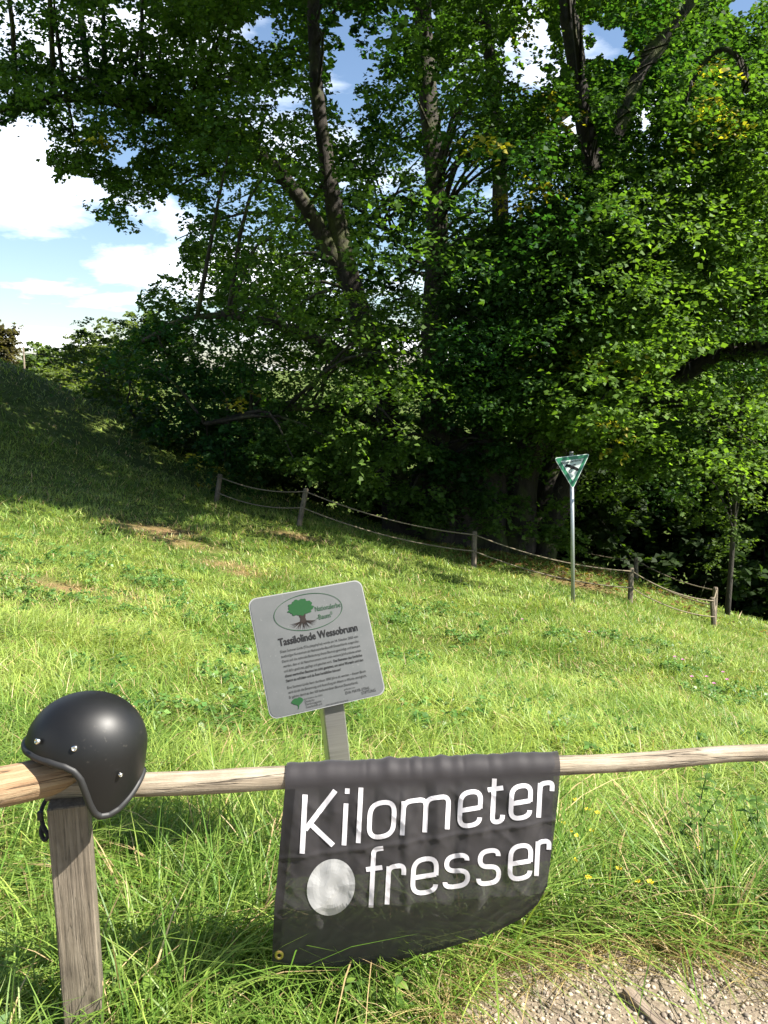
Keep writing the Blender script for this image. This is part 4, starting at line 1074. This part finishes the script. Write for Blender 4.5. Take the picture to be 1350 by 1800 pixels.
def meadow(n_, r0, r1, hm, wm, segs, ha=.62):
    x, y = field(n_, r0, r1, ha)
    dens = .55+.9*vn(x*2.3, y*2.3, 51)
    ge = gravel_edge(x)
    k_ = (rng.random(n_) < dens) & ((y > ge+.02*rng.standard_normal(n_)) | (np.abs(x) > 5.8))
    k_ &= (((x-base[0])/2.2)**2+((y-base[1])/1.6)**2 > 1)
    dr = dryness(x, y); k_ &= rng.random(n_) > dr*.8
    x, y = x[k_], y[k_]; m_ = len(x)
    hv = .45+.95*vn(x*1.4, y*1.4, 52)*.8+.35*vn(x*5, y*5, 53)
    edge = smooth(1.2, .0, y-gravel_edge(x))
    k2 = ((x > -.48) & (x < .42) & (y < 2.12)); hv = np.where(k2, hv*.42, hv)
    h = hm*hv*rng.uniform(.45, 1.25, m_)*(1+.15*edge)*(1-.5*np.clip(dryness(x, y), 0, 1))
    w = wm*rng.uniform(.6, 1.4, m_)
    flow = 2*np.pi*vn(x*.55, y*.55, 54)*1.5+1.0
    az = flow+rng.normal(0, 1.7, m_)
    return blades(x, y, h, w, np.abs(rng.normal(.35, .35, m_)), az, np.abs(rng.normal(.7, .5, m_)), grass_cols(x, y, m_), segs)
gp = [meadow(34000, 1.75, 3.6, .26, .0052, 4, .60), meadow(57000, 3.4, 7, .17, .0058, 3, .54), meadow(86000, 6.5, 12, .13, .0078, 2, .53), meadow(68000, 11.5, 20, .13, .012, 2, .52), meadow(26000, 19, 31, .14, .022, 2, .52)]
# tall tussocks along the railing and the path edge
tcx = np.concatenate([rng.uniform(-1.5, 1.7, 46), rng.uniform(.35, 1.5, 22), rng.uniform(-1.3, .3, 14)]); tcy = np.concatenate([rng.uniform(2.05, 3.2, 46), gravel_edge(tcx[46:68])+rng.uniform(-.02, .3, 22), rng.uniform(1.95, 2.4, 14)])
k_ = (tcy > gravel_edge(tcx)+.04) & ~((tcx > .35) & (tcx < 1.0) & (tcy < gravel_edge(tcx)+.2)); k_ &= ~((tcx > -.5) & (tcx < .45) & (tcy < 2.3)); tcx, tcy = tcx[k_], tcy[k_]
per = 55; x = np.repeat(tcx, per)+rng.normal(0, .035, len(tcx)*per); y = np.repeat(tcy, per)+rng.normal(0, .03, len(tcx)*per); m_ = len(x)
gp.append(blades(x, y, .36*rng.uniform(.4, 1.15, m_)*np.repeat(rng.uniform(.6, 1.15, len(tcx)), per), .006*rng.uniform(.6, 1.3, m_), np.abs(rng.normal(.3, .25, m_)), rng.uniform(0, 6.28, m_)*.5+np.repeat(rng.uniform(0, 6.28, len(tcx)), per), np.abs(rng.normal(.7, .45, m_)), grass_cols(x, y, m_), 5))
# straw-coloured dead stalks at the gravel edge
nn = 2600; x = rng.uniform(.1, 1.8, nn); y = gravel_edge(x)+rng.normal(.05, .09, nn)
gp.append(blades(x, y, rng.uniform(.06, .22, nn), rng.uniform(.002, .004, nn), np.abs(rng.normal(.7, .4, nn)), rng.uniform(0, 6.28, nn), np.abs(rng.normal(.5, .3, nn)), np.array([.36, .28, .13])*np.exp(rng.normal(0, .3, nn))[:, None], 3))
V, Fc, K = join_np(gp)
tag(obj('grass', V, Fc, M_GRASS, None, col=np.clip(K, .01, .7)), 'sunlit long meadow grass covering the slope', 'grass', kind='stuff')
# clover and other low broad leaves in patches between the blades
nc = 2600; x, y = field(nc, 2.0, 11, .6); k_ = (vn(x*2.1, y*2.1, 58)+.25*(rng.random(nc)-.5) > .62) & (y > gravel_edge(x)+.03); x, y = x[k_], y[k_]
C = np.stack([x, y, H(x, y)+rng.uniform(.03, .12, len(x))], -1); g_ = rng.random((len(x), 1))
Vc, Fcv, Kc = gen_leaves(C, rng.uniform(.05, .12, len(x)), 5, 5, .034, np.array([.06, .15, .03])+(np.array([.14, .25, .06])-np.array([.06, .15, .03]))*g_, .3, .2, 1.2)
tag(obj('clover', Vc, Fcv, M_GRASS, None, col=Kc), 'low broad-leaved clover patches between the grass blades', 'clover', kind='stuff')
# fallen leaves and litter under the linden
nn = 1100; x = rng.normal(4.0, 1.7, nn); y = rng.normal(19.2, 1.3, nn); k_ = (y > 16.6); x, y = x[k_], y[k_]; nn = len(x)
a_ = rng.uniform(0, 6.28, nn); s_ = rng.uniform(.04, .08, nn); p = np.stack([x, y, H(x, y)+.05], -1); e1 = np.stack([np.cos(a_), np.sin(a_), rng.normal(0, .3, nn)], -1)*s_[:, None]; e2 = np.stack([-np.sin(a_), np.cos(a_), rng.normal(0, .3, nn)], -1)*s_[:, None]*.7
V = np.stack([p-e1, p+e2, p+e1, p-e2], 1).reshape(-1, 3); K = np.repeat(np.array([.13, .075, .03])*np.exp(rng.normal(0, .35, nn))[:, None], 4, 0)
tag(obj('leaf_litter', V, np.arange(len(V)).reshape(-1, 4), M_LEAF, None, col=K), 'brown fallen leaves scattered under the linden', 'leaves', kind='stuff')

# ------------------------------------------------------------------ weeds with broad leaves
def leaf_mesh(name, L, Wd, col, lobes=0):
    V = []; Fc = []; n_ = 7
    for i in range(n_+1):
        t = i/n_; w_ = Wd*math.sin(math.pi*min(1, t**.75))**.8*.5*(1+.12*math.sin(t*25)*(lobes > 0))
        z = .25*L*t-.38*L*t*t
        V += [(t*L, -w_, z+.18*w_), (t*L, 0, z), (t*L, w_, z+.18*w_)]
    for i in range(n_):
        for k_ in range(2): Fc.append((i*3+k_, i*3+k_+1, (i+1)*3+k_+1, (i+1)*3+k_))
    me = new_mesh(name, np.array(V), Fc, True, np.tile(np.array([col]), (len(V), 1))); me.materials.append(M_WEED); return me
M_WEED = leafmat('weed_leaf', .35, .5, .35, (1.2, 1.2, .5))
LM = [leaf_mesh('leaf', .075, .042, (.11, .20, .03)), leaf_mesh('leaf', .06, .036, (.15, .24, .04)), leaf_mesh('leaf', .055, .02, (.075, .14, .022), 1), leaf_mesh('leaf', .05, .026, (.06, .12, .02))]
def weed(name, label, group, px, py, hgt, nl, kinds, scale=1.0, loc=None):
    g = ground_hit(px, py) if loc is None else np.array(loc, float); g[2] = float(H(g[0], g[1]))
    T = thing(name, g, label, 'plant', group)
    c = catmull([g-np.array([0, 0, .02]), g+np.array([random.uniform(-.03, .03), random.uniform(-.03, .03), hgt*.55]), g+np.array([random.uniform(-.06, .06), random.uniform(-.06, .06), hgt])], 4)
    v, f = tube(c, np.linspace(.0035, .0012, len(c)), 5); me_o = obj('stem', v, f, M_STEM, T, True)
    for i in range(nl):
        t = .25+.75*i/max(1, nl-1); p = c[min(len(c)-1, int(t*(len(c)-1)))]-g
        o = bpy.data.objects.new('leaf', LM[random.choice(kinds)]); COL.objects.link(o); o.parent = T
        o.location = tuple(p); o.rotation_euler = (random.uniform(-.3, .3), random.uniform(-.35, .2), i*2.4+random.uniform(-.4, .4)); s = scale*random.uniform(.75, 1.25)*(1.15-.4*t); o.scale = (s, s, s)
    return T
M_STEM = simple('green_stem', (.07, .12, .03), .6)
for px, py in [(22, 1700), (60, 1660), (15, 1745), (215, 1790), (255, 1745), (300, 1775), (195, 1580)]:
    weed('broadleaf_weed', 'broad-leaved green weed growing in the grass beside the railing post', 'broad-leaved weeds by the railing post', px, py+40, random.uniform(.10, .2), 9, (0, 1))
for px, py in [(1075, 1440), (1050, 1470), (1180, 1480), (700, 1760), (640, 1775)]:
    weed('broadleaf_weed', 'pale leafy weed in the long grass around the banner', 'leafy weeds around the banner', px, py+30, random.uniform(.14, .22), 9, (1, 3), .8)
for k_ in range(7):
    weed('nettle', 'tall dark leafy weed in the clump under the rail beyond the banner', 'clump of dark weeds under the rail', 0, 0, random.uniform(.28, .42), 20, (2, 3), 1.0, (1.16+random.uniform(-.12, .25), 2.62+random.uniform(-.15, .3), 0))

# ------------------------------------------------------------------ little flowers
M_YEL = simple('yellow_petal', (.78, .55, .02), .5); M_PINK = simple('pink_petal', (.45, .16, .34), .5)
def flower(px, py, hgt, r, m_, name, label, group, cat='flower'):
    d = ray(px, py); o_ = np.array([0, 0, CAM_Z]); Zs = np.linspace(1.5, 16, 3000); pp = o_+d*Zs[:, None]
    g = pp[np.argmax(pp[:, 2]-H(pp[:, 0], pp[:, 1]) < hgt)]
    gz_ = float(H(g[0], g[1])); T = thing(name, (g[0], g[1], gz_), label, cat, group)
    v, f = tube(np.array([[g[0], g[1], gz_-.02], [g[0]+.008, g[1], gz_+hgt*.5], g]), .0014 if r < .02 else .003, 4); obj('stem', v, f, M_STEM, T, True)
    V = [g+np.array([0, 0, -.1*r])]; Fc = []
    for k_ in range(5):
        a0 = k_*2*math.pi/5; b0 = len(V)
        for da, rr, zz_ in ((-.55, .75, .35), (-.3, 1.02, .45), (.3, 1.02, .45), (.55, .75, .35)):
            V.append(g+r*np.array([rr*math.cos(a0+da), rr*math.sin(a0+da), zz_+.06*(k_ % 2)]))
        Fc.append((0, b0, b0+1, b0+2, b0+3))
    obj('blossom', V, Fc, m_, T)
for px, py in [(991, 1448), (1002, 1463), (1013, 1470), (1011, 1513), (1088, 1528), (1119, 1550), (1143, 1552), (1231, 1493), (1033, 1424), (1050, 1430), (1034, 1544), (1012, 1407), (1040, 1461)]:
    flower(px, py, .17, .011, M_YEL, 'yellow_flower', 'small yellow meadow flower in the grass beside the banner', 'yellow flowers by the banner')
for px, py in [(1036, 1111), (1186, 1155), (1200, 1160), (1242, 1190), (1271, 1182), (1278, 1195), (1216, 1190), (1255, 1202), (918, 1089)]:
    flower(px, py, .20, .018, M_PINK, 'pink_flower', 'small pink wildflower on the grassy slope below the fence', 'pink flowers on the slope')

# ------------------------------------------------------------------ broken plank on the gravel
p0 = ground_hit(1100, 1757); p1 = ground_hit(1150, 1800); dd = (p1-p0); dd[2] = 0; Lp = .17; dd = dd/np.linalg.norm(dd); uu = np.cross(EZ, dd)
p0 = p0 + dd*.0
pc_ = p0+dd*Lp/2; pc_[2] = float(H(pc_[0], pc_[1]))+.016
v, f = box(pc_, uu, EZ, dd, .016, .008, Lp/2, .002); v = np.array(v); v[:, 2] += .003*np.sin(v[:, 0]*40)
PLK = thing('wood_offcut', (pc_[0], pc_[1], pc_[2]-.012), 'small weathered wooden offcut lying on the gravel', 'wood')
local_obj('board', v, f, M_PLANK, PLK, pc_, dd, False)

# ------------------------------------------------------------------ sub-parts: what is fixed to a part hangs under it
def sub(root, part, names):
    kids = list(root.children); p = [k for k in kids if k.name.split('.')[0] == part][0]
    for k in kids:
        if k.name.split('.')[0] in names and k is not p: k.parent = p
sub(SG, 'plate', ('green_border', 'white_field', 'bird_emblem', 'bird_head', 'bird_claw', 'lettering'))
sub(BD, 'face_plate', ('title_lettering', 'paragraph_lettering', 'bold_lettering', 'sponsor_lettering', 'logo_lettering', 'logo_ellipse', 'logo_tree_crown', 'logo_tree_roots', 'ginkgo_leaf_logo'))
sub(FL, 'cloth', ('letter', 'printed_disc', 'eyelet', 'side_hem', 'bottom_hem'))
sub(HM, 'shell', ('snap_button', 'edge_trim', 'lining'))
sub(HM, 'chin_strap', ('strap_buckle',))
